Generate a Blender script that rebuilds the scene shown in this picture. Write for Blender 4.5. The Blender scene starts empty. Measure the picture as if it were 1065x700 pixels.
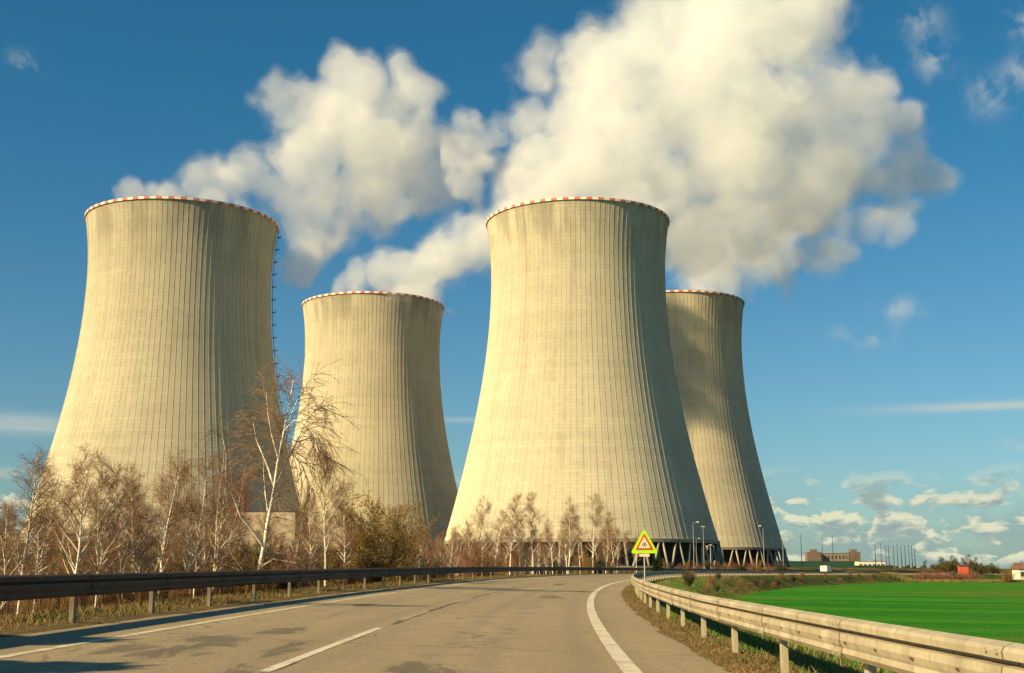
import bpy, math, random
import numpy as np
from mathutils import Vector, Matrix
R = math.radians
sc = bpy.context.scene
COL = sc.collection

# ------------------------------------------------------------------ camera
F = 1300.0; CX, CY = 532.5, 350.0; CAMZ = 1.25; YH = 594.0
TH = math.atan((YH - CY) / F)
cam_d = bpy.data.cameras.new('camera'); cam = bpy.data.objects.new('camera', cam_d); COL.objects.link(cam)
cam_d.sensor_width = 36.0; cam_d.lens = F / 1065 * 36; cam_d.clip_end = 30000; cam_d.clip_start = 0.1
cam.location = (0, 0, CAMZ); cam.rotation_euler = (math.pi/2 + TH, 0, 0)
sc.camera = cam

# ------------------------------------------------------------------ light
SUN_EL = R(30); SX, SY = -0.83, -0.557                     # horizontal direction towards the sun
sd = Vector((SX*math.cos(SUN_EL), SY*math.cos(SUN_EL), math.sin(SUN_EL))).normalized()
sun_d = bpy.data.lights.new('sun', 'SUN'); sun = bpy.data.objects.new('sun', sun_d); COL.objects.link(sun)
sun_d.energy = 5.0; sun_d.angle = R(0.53); sun_d.color = (1.0, 0.785, 0.42)
sun.rotation_euler = sd.to_track_quat('Z', 'Y').to_euler()
sc.view_settings.view_transform = 'Standard'; sc.view_settings.look = 'None'
sc.view_settings.exposure = 0.88; sc.view_settings.gamma = 1.0
sc.cycles.max_bounces = 24; sc.cycles.volume_bounces = 20; sc.cycles.diffuse_bounces = 3
sc.cycles.transparent_max_bounces = 96
sc.cycles.use_denoising = True
sc.cycles.use_adaptive_sampling = True; sc.cycles.adaptive_threshold = 0.02

# ------------------------------------------------------------------ node helper
class NT:
    def __init__(s, tree): s.t = tree; s.L = tree.links
    def n(s, typ, ins=None, **kw):
        nd = s.t.nodes.new(typ)
        for k, v in kw.items(): setattr(nd, k, v)
        for k, v in (ins or {}).items(): s.set(nd.inputs[k], v)
        return nd
    def set(s, sock, v):
        if hasattr(v, 'is_linked'): s.L.new(v, sock)
        elif isinstance(v, bpy.types.Node): s.L.new(v.outputs[0], sock)
        else: sock.default_value = v
    def m(s, op, a, b=None, c=None, clamp=False):
        nd = s.t.nodes.new('ShaderNodeMath'); nd.operation = op; nd.use_clamp = clamp
        for i, v in enumerate((a, b, c)):
            if v is not None: s.set(nd.inputs[i], v)
        return nd.outputs[0]
    def noise(s, vec, scale, detail=4, rough=0.5, dist=0.0, dim='3D'):
        nd = s.n('ShaderNodeTexNoise', {'Scale': scale, 'Detail': detail, 'Roughness': rough, 'Distortion': dist}, noise_dimensions=dim)
        if vec is not None: s.set(nd.inputs['Vector'], vec)
        return nd.outputs[0]
    def ramp(s, fac, a, b, lo=0.0, hi=1.0):
        nd = s.n('ShaderNodeMapRange', {'Value': fac, 'From Min': a, 'From Max': b, 'To Min': lo, 'To Max': hi}, interpolation_type='SMOOTHSTEP')
        return nd.outputs[0]
    def mix(s, fac, a, b, blend='MIX'):
        nd = s.n('ShaderNodeMix', data_type='RGBA', blend_type=blend)
        s.set(nd.inputs[0], fac); s.set(nd.inputs[6], a); s.set(nd.inputs[7], b)
        return nd.outputs[2]
    def scalev(s, vec, sx, sy, sz):
        nd = s.n('ShaderNodeVectorMath', operation='MULTIPLY'); s.set(nd.inputs[0], vec); nd.inputs[1].default_value = (sx, sy, sz)
        return nd.outputs[0]
    def xyz(s, vec):
        nd = s.n('ShaderNodeSeparateXYZ'); s.set(nd.inputs[0], vec); return nd.outputs
    def comb(s, x, y, z):
        nd = s.n('ShaderNodeCombineXYZ'); s.set(nd.inputs[0], x); s.set(nd.inputs[1], y); s.set(nd.inputs[2], z); return nd.outputs[0]

def rgb(r, g, b): return (r, g, b, 1.0)

# ------------------------------------------------------------------ world: sky with far clouds
w = bpy.data.worlds.new('World'); sc.world = w; w.use_nodes = True
w.node_tree.nodes.clear(); N = NT(w.node_tree)
sky = N.n('ShaderNodeTexSky', sky_type='NISHITA', sun_disc=False, sun_elevation=SUN_EL,
          sun_rotation=math.atan2(SX, SY) % (2*math.pi), altitude=400, air_density=1.0, dust_density=0.9, ozone_density=2.2)
d = N.n('ShaderNodeTexCoord').outputs['Generated']
x, y, z = N.xyz(d)
az = N.m('ARCTAN2', x, y); el = N.m('ARCSINE', z)
tint = N.mix(1.0, sky, N.mix(N.ramp(el, 0.0, 0.42), rgb(0.50, 0.68, 0.70), rgb(0.19, 0.66, 0.76)), 'MULTIPLY')
# elevations / azimuths in radians; far cumulus low over the horizon
v1 = N.comb(N.m('MULTIPLY', az, 34.0), N.m('MULTIPLY', el, 72.0), 3.7)
n1 = N.noise(v1, 1.0, 6, 0.55, 0.3)
low = N.m('MULTIPLY', N.ramp(el, 0.0, 0.012), N.ramp(el, 0.045, 0.085, 1, 0))
c1 = N.m('MULTIPLY', N.ramp(n1, 0.465, 0.56), low)
hz = N.m('MULTIPLY', N.ramp(el, 0.02, 0.075, 0.8, 0), N.ramp(N.noise(v1, 0.5, 3), 0.3, 0.6))
shade = N.ramp(N.noise(N.comb(N.m('MULTIPLY', az, 34.0), N.m('MULTIPLY_ADD', el, 72.0, 0.45), 3.7), 1.0, 6, 0.55, 0.3), 0.45, 0.62)
ccol = N.mix(shade, rgb(0.86, 0.86, 0.62), rgb(0.36, 0.47, 0.45))
# thin flat streaks
v2 = N.comb(N.m('MULTIPLY', az, 5.0), N.m('MULTIPLY', el, 90.0), 1.3)
n2 = N.noise(v2, 1.0, 4, 0.5)
def gauss(a0, e0, sa, se):
    da = N.m('DIVIDE', N.m('SUBTRACT', az, a0), sa); de = N.m('DIVIDE', N.m('SUBTRACT', el, e0), se)
    return N.m('EXPONENT', N.m('MULTIPLY', N.m('ADD', N.m('MULTIPLY', da, da), N.m('MULTIPLY', de, de)), -1.0))
def azel(px, py):
    u, v = (px - CX)/F, (CY - py)/F
    dx, dy, dz = u, math.cos(TH) - v*math.sin(TH), math.sin(TH) + v*math.cos(TH)
    l = math.sqrt(dx*dx + dy*dy + dz*dz)
    return math.atan2(dx, dy), math.asin(dz/l)
def acc(lst):
    r = lst[0]
    for q in lst[1:]: r = N.m('ADD', r, q)
    return r
st = acc([gauss(*azel(1050, 421), 0.085, 0.0035), gauss(*azel(20, 441), 0.05, 0.007), gauss(*azel(478, 437), 0.03, 0.002)])
c2 = N.m('MULTIPLY', st, N.ramp(n2, 0.25, 0.6, 0.25, 0.75))
n3 = N.noise(N.comb(N.m('MULTIPLY', az, 60.0), N.m('MULTIPLY', el, 60.0), 9.1), 0.8, 5, 0.55, 0.2)
wi = acc([gauss(*azel(968, 60), 0.016, 0.014), gauss(*azel(1028, 100), 0.014, 0.013), gauss(*azel(27, 66), 0.011, 0.009), gauss(*azel(1062, 75), 0.012, 0.012),
          gauss(*azel(958, 20), 0.014, 0.01), gauss(*azel(1062, 20), 0.012, 0.012), gauss(*azel(902, 347), 0.02, 0.008), gauss(*azel(935, 322), 0.014, 0.008), gauss(*azel(1058, 461), 0.009, 0.005)])
c3 = N.m('MULTIPLY', wi, N.ramp(n3, 0.38, 0.70, 0.0, 0.6), clamp=True)
skyc = N.n('ShaderNodeBackground', {'Color': tint, 'Strength': 0.068})
cloudb = N.n('ShaderNodeBackground', {'Color': ccol, 'Strength': 0.48})
wispb = N.n('ShaderNodeBackground', {'Color': rgb(0.75, 0.80, 0.70), 'Strength': 0.42})
hazeb = N.n('ShaderNodeBackground', {'Color': rgb(0.33, 0.46, 0.44), 'Strength': 0.48})
def mixs(f, a, b):
    nd = N.n('ShaderNodeMixShader'); N.set(nd.inputs[0], f); N.L.new(a.outputs[0], nd.inputs[1]); N.L.new(b.outputs[0], nd.inputs[2]); return nd
o = mixs(hz, skyc, hazeb); o = mixs(c1, o, cloudb); o = mixs(N.m('ADD', c2, c3, clamp=True), o, wispb)
N.L.new(o.outputs[0], N.n('ShaderNodeOutputWorld').inputs['Surface'])

# ------------------------------------------------------------------ materials
def pmat(name, build, rough=0.9, spec=0.2, metal=0.0):
    m = bpy.data.materials.new(name); m.use_nodes = True; m.node_tree.nodes.clear(); n = NT(m.node_tree)
    b = n.n('ShaderNodeBsdfPrincipled', {'Roughness': rough, 'Specular IOR Level': spec, 'Metallic': metal})
    build(n, b)
    n.L.new(b.outputs[0], n.n('ShaderNodeOutputMaterial').inputs['Surface'])
    return m
def bump(n, b, h, strength, dist=1.0):
    bp = n.n('ShaderNodeBump', {'Strength': strength, 'Distance': dist, 'Height': h}); n.L.new(bp.outputs[0], b.inputs['Normal'])
def simple(name, c, c2=None, scale=2.0, rough=0.85, spec=0.25, metal=0.0, bstr=0.0, coord='Object', sv=(1, 1, 1)):
    def bd(n, b):
        v = n.scalev(n.n('ShaderNodeTexCoord').outputs[coord], *sv)
        nz = n.noise(v, scale, 5, 0.6)
        n.set(b.inputs['Base Color'], n.mix(n.ramp(nz, 0.3, 0.7), rgb(*c), rgb(*(c2 or [q*0.7 for q in c]))))
        if bstr: bump(n, b, nz, bstr, 0.05)
    return pmat(name, bd, rough, spec, metal)
M = {}

def conc(n, b):
    uv = n.n('ShaderNodeUVMap', uv_map='UVMap').outputs[0]            # u = rib index (0..NR), v = metres up
    rnd = n.n('ShaderNodeObjectInfo').outputs['Random']
    u, v, _ = n.xyz(uv)
    off = n.m('MULTIPLY', rnd, 37.0)
    st = n.noise(n.comb(n.m('MULTIPLY', u, 0.8), n.m('MULTIPLY', v, 0.03), off), 1.0, 5, 0.6)      # runs of dirt
    bl = n.noise(n.comb(n.m('MULTIPLY', u, 0.11), n.m('MULTIPLY', v, 0.045), off), 1.0, 5, 0.6)
    fine = n.noise(n.comb(n.m('MULTIPLY', u, 2.0), n.m('MULTIPLY', v, 0.8), off), 1.0, 4, 0.6)
    # pour joints every 1.5 m and a different tone for every cast panel
    cell = n.n('ShaderNodeTexWhiteNoise', noise_dimensions='2D')
    n.set(cell.inputs['Vector'], n.comb(n.m('FLOOR', u), n.m('FLOOR', n.m('DIVIDE', v, 1.5)), 0.0))
    cellr = n.n('ShaderNodeTexWhiteNoise', noise_dimensions='2D')
    n.set(cellr.inputs['Vector'], n.comb(3.0, n.m('FLOOR', n.m('DIVIDE', v, 3.0)), 0.0))
    fv = n.m('FRACT', n.m('DIVIDE', v, 1.5)); joint = n.ramp(n.m('ABSOLUTE', n.m('SUBTRACT', fv, 0.5)), 0.42, 0.5)
    fu = n.m('FRACT', u); side = n.ramp(n.m('ABSOLUTE', n.m('SUBTRACT', fu, 0.5)), 0.10, 0.03)
    dark = n.ramp(st, 0.42, 0.78, 0.0, 0.28)
    c = n.mix(n.ramp(bl, 0.3, 0.7), rgb(0.55, 0.485, 0.35), rgb(0.61, 0.54, 0.395))
    c = n.mix(dark, c, rgb(0.27, 0.25, 0.195))
    runs = n.noise(n.comb(n.m('MULTIPLY', u, 0.55), n.m('MULTIPLY', v, 0.009), n.m('ADD', off, 5.0)), 1.0, 6, 0.65)
    c = n.mix(n.m('MULTIPLY', n.ramp(runs, 0.55, 0.70, 0, 0.36), n.ramp(v, 30, 140, 0.15, 1.0)), c, rgb(0.25, 0.225, 0.165))
    top = n.m('MULTIPLY', n.ramp(v, 118, 152), n.ramp(n.noise(n.comb(n.m('MULTIPLY', u, 0.35), n.m('MULTIPLY', v, 0.03), off), 1.0, 4), 0.42, 0.62))
    c = n.mix(n.m('MULTIPLY', top, 0.5), c, rgb(0.22, 0.20, 0.15))
    c = n.mix(n.ramp(cell.outputs[0], 0, 1, 0.0, 0.08), c, rgb(0.25, 0.23, 0.18))
    c = n.mix(n.ramp(cellr.outputs[0], 0, 1, 0.0, 0.12), c, rgb(0.25, 0.23, 0.18))
    c = n.mix(n.m('MULTIPLY', joint, 0.24), c, rgb(0.2, 0.18, 0.14))
    c = n.mix(n.m('MULTIPLY', side, n.m('MULTIPLY_ADD', n.ramp(cell.outputs[0], 0.3, 0.9), 0.20, 0.03)), c, rgb(0.18, 0.16, 0.12))
    n.set(b.inputs['Base Color'], c); b.inputs['Diffuse Roughness'].default_value = 0.6
    bump(n, b, n.m('ADD', n.m('MULTIPLY', joint, -0.5), n.m('MULTIPLY', fine, 0.6)), 0.5, 0.12)
M['shell'] = pmat('tower_concrete', conc, 0.93, 0.05)
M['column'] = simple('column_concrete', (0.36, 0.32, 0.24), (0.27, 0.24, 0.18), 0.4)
M['inside'] = simple('tower_inside', (0.08, 0.065, 0.05), (0.045, 0.04, 0.035), 0.3)
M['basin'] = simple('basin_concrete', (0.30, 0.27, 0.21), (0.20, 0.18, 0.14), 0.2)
M['redpaint'] = simple('red_paint', (0.60, 0.14, 0.08), (0.50, 0.20, 0.12), 0.5)
M['whitepaint'] = simple('white_paint', (0.78, 0.75, 0.66), (0.62, 0.58, 0.48), 0.5)
M['darksteel'] = simple('dark_steel', (0.05, 0.05, 0.045), (0.09, 0.06, 0.04), 3, 0.6, 0.4)

def asphalt(n, b):
    p = n.n('ShaderNodeNewGeometry').outputs['Position']; uv = n.n('ShaderNodeUVMap', uv_map='UVMap').outputs[0]
    s, dd, _ = n.xyz(uv)                                            # s along, dd across, metres
    big = n.noise(n.comb(n.m('MULTIPLY', s, 0.05), n.m('MULTIPLY', dd, 0.5), 0.0), 1.0, 5, 0.6)
    mid = n.noise(p, 1.1, 5, 0.65)
    gr = n.noise(p, 38.0, 4, 0.8); gr2 = n.noise(p, 11.0, 3, 0.6)
    c = n.mix(n.ramp(big, 0.3, 0.7), rgb(0.35, 0.26, 0.135), rgb(0.47, 0.355, 0.195))
    c = n.mix(n.ramp(mid, 0.45, 0.75, 0, 0.35), c, rgb(0.13, 0.11, 0.085))
    c = n.mix(n.ramp(gr, 0.35, 0.7), n.mix(0.62, c, rgb(0.06, 0.045, 0.03)), n.mix(0.45, c, rgb(0.52, 0.44, 0.31)))
    c = n.mix(n.ramp(gr2, 0.5, 0.75, 0, 0.3), c, rgb(0.10, 0.085, 0.065))
    # wheel tracks a little darker and smoother
    tr = n.m('ABSOLUTE', n.m('SUBTRACT', n.m('PINGPONG', n.m('ADD', dd, 0.85), 0.95), 0.35))
    c = n.mix(n.ramp(tr, 0.0, 0.35, 0.16, 0.0), c, rgb(0.12, 0.10, 0.08))
    # sealed longitudinal seam along the centre with tar
    wob = n.m('MULTIPLY_ADD', n.noise(n.comb(n.m('MULTIPLY', s, 0.35), 0.0, 4.0), 1.0, 4), 0.30, -2.83)
    seam = n.m('ABSOLUTE', n.m('SUBTRACT', dd, wob))
    tar = n.m('MULTIPLY', n.ramp(seam, 0.03, 0.10, 1, 0), n.ramp(n.noise(n.comb(n.m('MULTIPLY', s, 0.22), n.m('MULTIPLY', dd, 2.0), 1.0), 1.0, 4), 0.42, 0.52))
    # transverse cracks
    wc = n.m('ADD', s, n.m('MULTIPLY', n.noise(n.comb(n.m('MULTIPLY', dd, 0.6), n.m('MULTIPLY', s, 0.05), 0.0), 1.0, 5), 2.2))
    cr = n.m('ABSOLUTE', n.m('SUBTRACT', n.m('FRACT', n.m('DIVIDE', wc, 13.0)), 0.5))
    crk = n.m('MULTIPLY', n.ramp(cr, 0.0, 0.0045, 1, 0), n.ramp(mid, 0.35, 0.5))
    # cell cracks
    vor = n.n('ShaderNodeTexVoronoi', {'Scale': 0.55, 'Vector': n.n('ShaderNodeVectorMath', {0: p, 1: n.comb(mid, gr2, 0.0)}, operation='ADD').outputs[0]}, feature='DISTANCE_TO_EDGE')
    crk2 = n.m('MULTIPLY', n.ramp(vor.outputs['Distance'], 0.0, 0.024, 1, 0), n.ramp(big, 0.48, 0.56))
    c = n.mix(n.m('MAXIMUM', n.m('MULTIPLY', tar, 0.75), n.m('MAXIMUM', n.m('MULTIPLY', crk, 0.7), n.m('MULTIPLY', crk2, 0.55))), c, rgb(0.035, 0.03, 0.025))
    # irregular dark blotches, most of them in the left lane
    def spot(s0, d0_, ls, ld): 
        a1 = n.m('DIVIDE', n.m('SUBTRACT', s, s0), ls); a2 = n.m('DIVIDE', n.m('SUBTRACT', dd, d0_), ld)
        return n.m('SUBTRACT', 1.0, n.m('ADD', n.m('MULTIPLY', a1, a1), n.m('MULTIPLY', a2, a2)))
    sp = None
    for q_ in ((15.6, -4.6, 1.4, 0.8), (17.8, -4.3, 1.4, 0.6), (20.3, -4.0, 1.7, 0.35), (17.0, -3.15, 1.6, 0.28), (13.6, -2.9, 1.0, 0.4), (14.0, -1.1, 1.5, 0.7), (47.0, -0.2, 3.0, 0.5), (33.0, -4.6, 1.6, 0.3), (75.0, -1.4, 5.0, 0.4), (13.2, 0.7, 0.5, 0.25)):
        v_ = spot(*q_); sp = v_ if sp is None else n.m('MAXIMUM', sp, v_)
    blotch = n.ramp(n.m('ADD', sp, n.m('MULTIPLY', n.m('SUBTRACT', n.noise(n.comb(n.m('MULTIPLY', s, 0.5), n.m('MULTIPLY', dd, 1.6), 2.0), 1.0, 7, 0.72, 0.8), 0.5), 5.5)), 0.2, 0.8, 0.0, 0.6)
    c = n.mix(n.m('MULTIPLY', blotch, n.ramp(sp, -1.2, -0.2)), c, rgb(0.06, 0.055, 0.045))
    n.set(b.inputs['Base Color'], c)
    bump(n, b, n.m('ADD', gr, n.m('MULTIPLY', gr2, 0.5)), 0.6, 0.012)
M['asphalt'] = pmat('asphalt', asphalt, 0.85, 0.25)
def linepaint(n, b):
    p = n.n('ShaderNodeNewGeometry').outputs['Position']
    gr = n.noise(p, 40.0, 4, 0.7); mid = n.noise(p, 2.5, 5, 0.7)
    wear = n.ramp(n.m('ADD', n.m('MULTIPLY', gr, 0.5), n.m('MULTIPLY', mid, 0.6)), 0.53, 0.64)
    n.set(b.inputs['Base Color'], n.mix(n.m('MULTIPLY', wear, 0.75), rgb(0.60, 0.54, 0.42), rgb(0.30, 0.24, 0.15)))
    bump(n, b, gr, 0.4, 0.01)
M['line'] = pmat('line_paint', linepaint, 0.8, 0.3)
def linedull(n, b):
    linepaint(n, b); p = n.n('ShaderNodeNewGeometry').outputs['Position']
    n.set(b.inputs['Base Color'], n.mix(n.ramp(n.noise(p, 2.6, 6, 0.75), 0.42, 0.66), rgb(0.60, 0.53, 0.38), rgb(0.36, 0.29, 0.17)))
M['line_dull'] = pmat('dull_line_paint', linedull, 0.8, 0.3)
def lineworn(n, b):
    linepaint(n, b); p = n.n('ShaderNodeNewGeometry').outputs['Position']
    n.set(b.inputs['Base Color'], n.mix(n.ramp(n.noise(p, 1.8, 5, 0.7), 0.38, 0.5, 0.5, 1.0), rgb(0.5, 0.45, 0.35), rgb(0.28, 0.225, 0.145)))
M['line_worn'] = pmat('worn_line_paint', lineworn, 0.8, 0.3)

def ground(n, b):
    p = n.n('ShaderNodeNewGeometry').outputs['Position']
    at = n.n('ShaderNodeAttribute', attribute_name='zone').outputs['Fac']    # 0 grass/woodland floor, 1 gravel verge
    big = n.noise(p, 0.035, 4, 0.6); md = n.noise(p, 0.4, 5, 0.65); fi = n.noise(p, 6.0, 5, 0.7); fi2 = n.noise(p, 30.0, 4, 0.7)
    g = n.mix(n.ramp(md, 0.38, 0.62), rgb(0.055, 0.075, 0.015), rgb(0.19, 0.12, 0.045))
    g = n.mix(n.ramp(big, 0.42, 0.6, 0, 0.8), g, rgb(0.17, 0.12, 0.045))
    g = n.mix(n.ramp(n.noise(p, 0.11, 4, 0.6), 0.5, 0.56, 0, 0.75), g, rgb(0.018, 0.035, 0.008))
    gs = n.n('ShaderNodeAttribute', attribute_name='grassy').outputs['Fac']
    g = n.mix(n.m('MULTIPLY', gs, n.ramp(n.noise(p, 0.22, 5, 0.65), 0.40, 0.58, 0.1, 0.85)), g, n.mix(n.ramp(md, 0.4, 0.6), rgb(0.03, 0.075, 0.01), rgb(0.085, 0.13, 0.018)))
    g = n.mix(n.ramp(fi, 0.35, 0.65, 0, 0.7), g, n.mix(0.5, g, rgb(0.02, 0.02, 0.008)))
    v = n.mix(n.ramp(fi2, 0.35, 0.65), rgb(0.06, 0.038, 0.016), rgb(0.28, 0.19, 0.095))
    v = n.mix(n.ramp(fi, 0.5, 0.68, 0, 0.8), v, rgb(0.05, 0.055, 0.018))
    n.set(b.inputs['Base Color'], n.mix(n.m('ADD', at, n.m('MULTIPLY', n.m('SUBTRACT', fi, 0.5), n.m('MULTIPLY', at, 0.8)), clamp=True), g, v))
    bump(n, b, n.m('ADD', fi, n.m('MULTIPLY', fi2, 0.3)), 0.8, 0.08)
M['ground'] = pmat('ground', ground, 1.0, 0.05)
def field(n, b):
    p = n.n('ShaderNodeNewGeometry').outputs['Position']
    rot = n.n('ShaderNodeVectorRotate', {'Vector': p, 'Angle': R(35)}, rotation_type='Z_AXIS').outputs[0]
    row = n.noise(n.scalev(rot, 0.012, 0.16, 0), 1.0, 4, 0.55); big = n.noise(p, 0.02, 4, 0.6); fi = n.noise(p, 3.0, 5, 0.75)
    c = n.mix(n.ramp(row, 0.38, 0.64), rgb(0.014, 0.15, 0.008), rgb(0.045, 0.22, 0.012))
    c = n.mix(n.m('MULTIPLY', n.ramp(big, 0.44, 0.62), n.ramp(row, 0.4, 0.6, 0.3, 0.9)), c, rgb(0.13, 0.15, 0.02))
    c = n.mix(n.ramp(n.noise(p, 0.25, 5, 0.7), 0.5, 0.75, 0, 0.5), c, rgb(0.008, 0.06, 0.004))
    c = n.mix(n.ramp(fi, 0.4, 0.7, 0.0, 0.4), c, rgb(0.008, 0.09, 0.005))
    ry = n.xyz(n.n('ShaderNodeVectorRotate', {'Vector': p, 'Angle': R(62)}, rotation_type='Z_AXIS').outputs[0])[1]
    wv = n.m('ADD', ry, n.m('MULTIPLY', n.noise(p, 0.05, 2), 3.0)); tl = n.m('ABSOLUTE', n.m('SUBTRACT', n.m('PINGPONG', wv, 9.0), 0.9))
    c = n.mix(n.m('MULTIPLY', n.ramp(tl, 0.12, 0.28, 0.75, 0), n.ramp(fi, 0.3, 0.6, 1, 0.4)), c, rgb(0.10, 0.085, 0.025))
    c = n.mix(n.ramp(n.noise(p, 0.7, 6, 0.75), 0.55, 0.72, 0, 0.5), c, rgb(0.10, 0.16, 0.02))
    n.set(b.inputs['Base Color'], c); bump(n, b, fi, 1.0, 0.12)
M['field'] = pmat('field_crop', field, 1.0, 0.05)
def galv(n, b):
    p = n.n('ShaderNodeTexCoord').outputs['Object']
    a = n.noise(p, 1.6, 5, 0.65); st = n.noise(n.scalev(p, 3.0, 3.0, 0.6), 2.0, 4, 0.6)
    c = n.mix(n.ramp(a, 0.35, 0.65), rgb(0.40, 0.335, 0.225), rgb(0.50, 0.43, 0.30))
    c = n.mix(n.ramp(st, 0.50, 0.75, 0, 0.6), c, rgb(0.20, 0.15, 0.085))
    c = n.mix(n.ramp(n.noise(p, 14.0, 5, 0.75), 0.56, 0.7, 0, 0.5), c, rgb(0.17, 0.13, 0.08))
    n.set(b.inputs['Base Color'], c); n.set(b.inputs['Roughness'], n.ramp(a, 0.3, 0.7, 0.45, 0.65))
M['galv'] = pmat('galvanised_steel', galv, 0.5, 0.4, 0.25)
M['galv_lap'] = simple('lap_steel', (0.33, 0.27, 0.18), (0.42, 0.36, 0.25), 4, 0.5, 0.4, 0.2)
M['galv_dark'] = simple('shade_and_mast_steel', (0.075, 0.05, 0.03), (0.045, 0.03, 0.02), 3, 0.65, 0.2, 0.0)  # left beam's shade put into the colour; far masts use it too

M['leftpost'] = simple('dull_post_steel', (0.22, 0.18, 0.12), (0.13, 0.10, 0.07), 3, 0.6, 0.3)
def bark(n, b):
    p = n.n('ShaderNodeTexCoord').outputs['Object']
    rings = n.noise(n.scalev(p, 3, 3, 22), 1.0, 4, 0.6); z = n.xyz(p)[2]; bl = n.noise(p, 2.5, 4)
    c = n.mix(n.ramp(rings, 0.55, 0.66), rgb(0.74, 0.68, 0.55), rgb(0.12, 0.09, 0.07))
    c = n.mix(n.ramp(bl, 0.52, 0.7, 0, 0.6), c, rgb(0.30, 0.21, 0.12))
    n.set(b.inputs['Base Color'], c); bump(n, b, rings, 0.4, 0.02)
M['birch'] = pmat('birch_bark', bark, 0.8, 0.2)
M['bark'] = simple('brown_bark', (0.16, 0.11, 0.06), (0.30, 0.22, 0.13), 4, 0.9)
M['twig'] = simple('birch_twigs', (0.21, 0.115, 0.06), (0.31, 0.19, 0.10), 0.6, 0.8)
M['twig_red'] = simple('reddish_twigs', (0.26, 0.11, 0.065), (0.20, 0.10, 0.06), 0.6, 0.8)
M['twig_gold'] = simple('golden_twigs', (0.27, 0.15, 0.045), (0.16, 0.09, 0.03), 0.6, 0.8)
M['fartwig'] = simple('dark_twigs', (0.07, 0.055, 0.03), (0.05, 0.055, 0.025), 0.6, 0.8)
M['leaf'] = simple('yellow_green_leaves', (0.22, 0.175, 0.03), (0.13, 0.115, 0.02), 1.5, 0.8)
M['needle'] = simple('dark_needles', (0.02, 0.04, 0.012), (0.035, 0.055, 0.015), 2, 0.8)
M['drygrass'] = simple('dry_grass', (0.26, 0.20, 0.08), (0.09, 0.10, 0.02), 0.7, 0.9)
M['brownlitter'] = simple('brown_grass', (0.22, 0.14, 0.055), (0.13, 0.11, 0.03), 0.5, 0.9)
M['greengrass'] = simple('green_grass', (0.025, 0.14, 0.008), (0.06, 0.19, 0.012), 0.5, 0.8)
M['reed'] = simple('tall_dry_weeds', (0.085, 0.045, 0.018), (0.16, 0.09, 0.032), 0.5, 0.9)

# ------------------------------------------------------------------ object helpers
def tag(o, label=None, cat=None, group=None, kind=None):
    if label: o['label'] = label
    if cat: o['category'] = cat
    if group: o['group'] = group
    if kind: o['kind'] = kind
    return o
def empty(name, loc=(0, 0, 0), rz=0.0):
    o = bpy.data.objects.new(name, None); COL.objects.link(o); o.location = loc; o.rotation_euler.z = rz
    o.empty_display_size = 0.5
    return o
def mesh_np(name, V, Fc, mats, parent=None, midx=None, uv=None, smooth=False):
    """V (n,3); Fc (m,k) all faces of one size, or list of such arrays"""
    if not isinstance(Fc, list): Fc = [Fc]
    Fc = [np.asarray(f, dtype=np.int32) for f in Fc if len(f)]
    me = bpy.data.meshes.new(name); V = np.asarray(V, dtype=np.float32)
    me.vertices.add(len(V)); me.vertices.foreach_set('co', V.ravel())
    loops = np.concatenate([f.ravel() for f in Fc]); tot = np.concatenate([np.full(len(f), f.shape[1], dtype=np.int32) for f in Fc])
    st = np.concatenate([[0], np.cumsum(tot)[:-1]]).astype(np.int32)
    me.loops.add(len(loops)); me.loops.foreach_set('vertex_index', loops)
    me.polygons.add(len(tot)); me.polygons.foreach_set('loop_start', st); me.polygons.foreach_set('loop_total', tot)
    for m in (mats if isinstance(mats, (list, tuple)) else [mats]): me.materials.append(m)
    if midx is not None: me.polygons.foreach_set('material_index', np.asarray(midx, dtype=np.int32))
    if uv is not None:
        l = me.uv_layers.new(name='UVMap'); l.data.foreach_set('uv', np.asarray(uv, dtype=np.float32)[loops].ravel() if len(uv) == len(V) else np.asarray(uv, dtype=np.float32).ravel())
    if smooth: me.polygons.foreach_set('use_smooth', np.ones(len(tot), dtype=bool))
    me.update(calc_edges=True)
    o = bpy.data.objects.new(name, me); COL.objects.link(o)
    if parent: o.parent = parent
    return o
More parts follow.
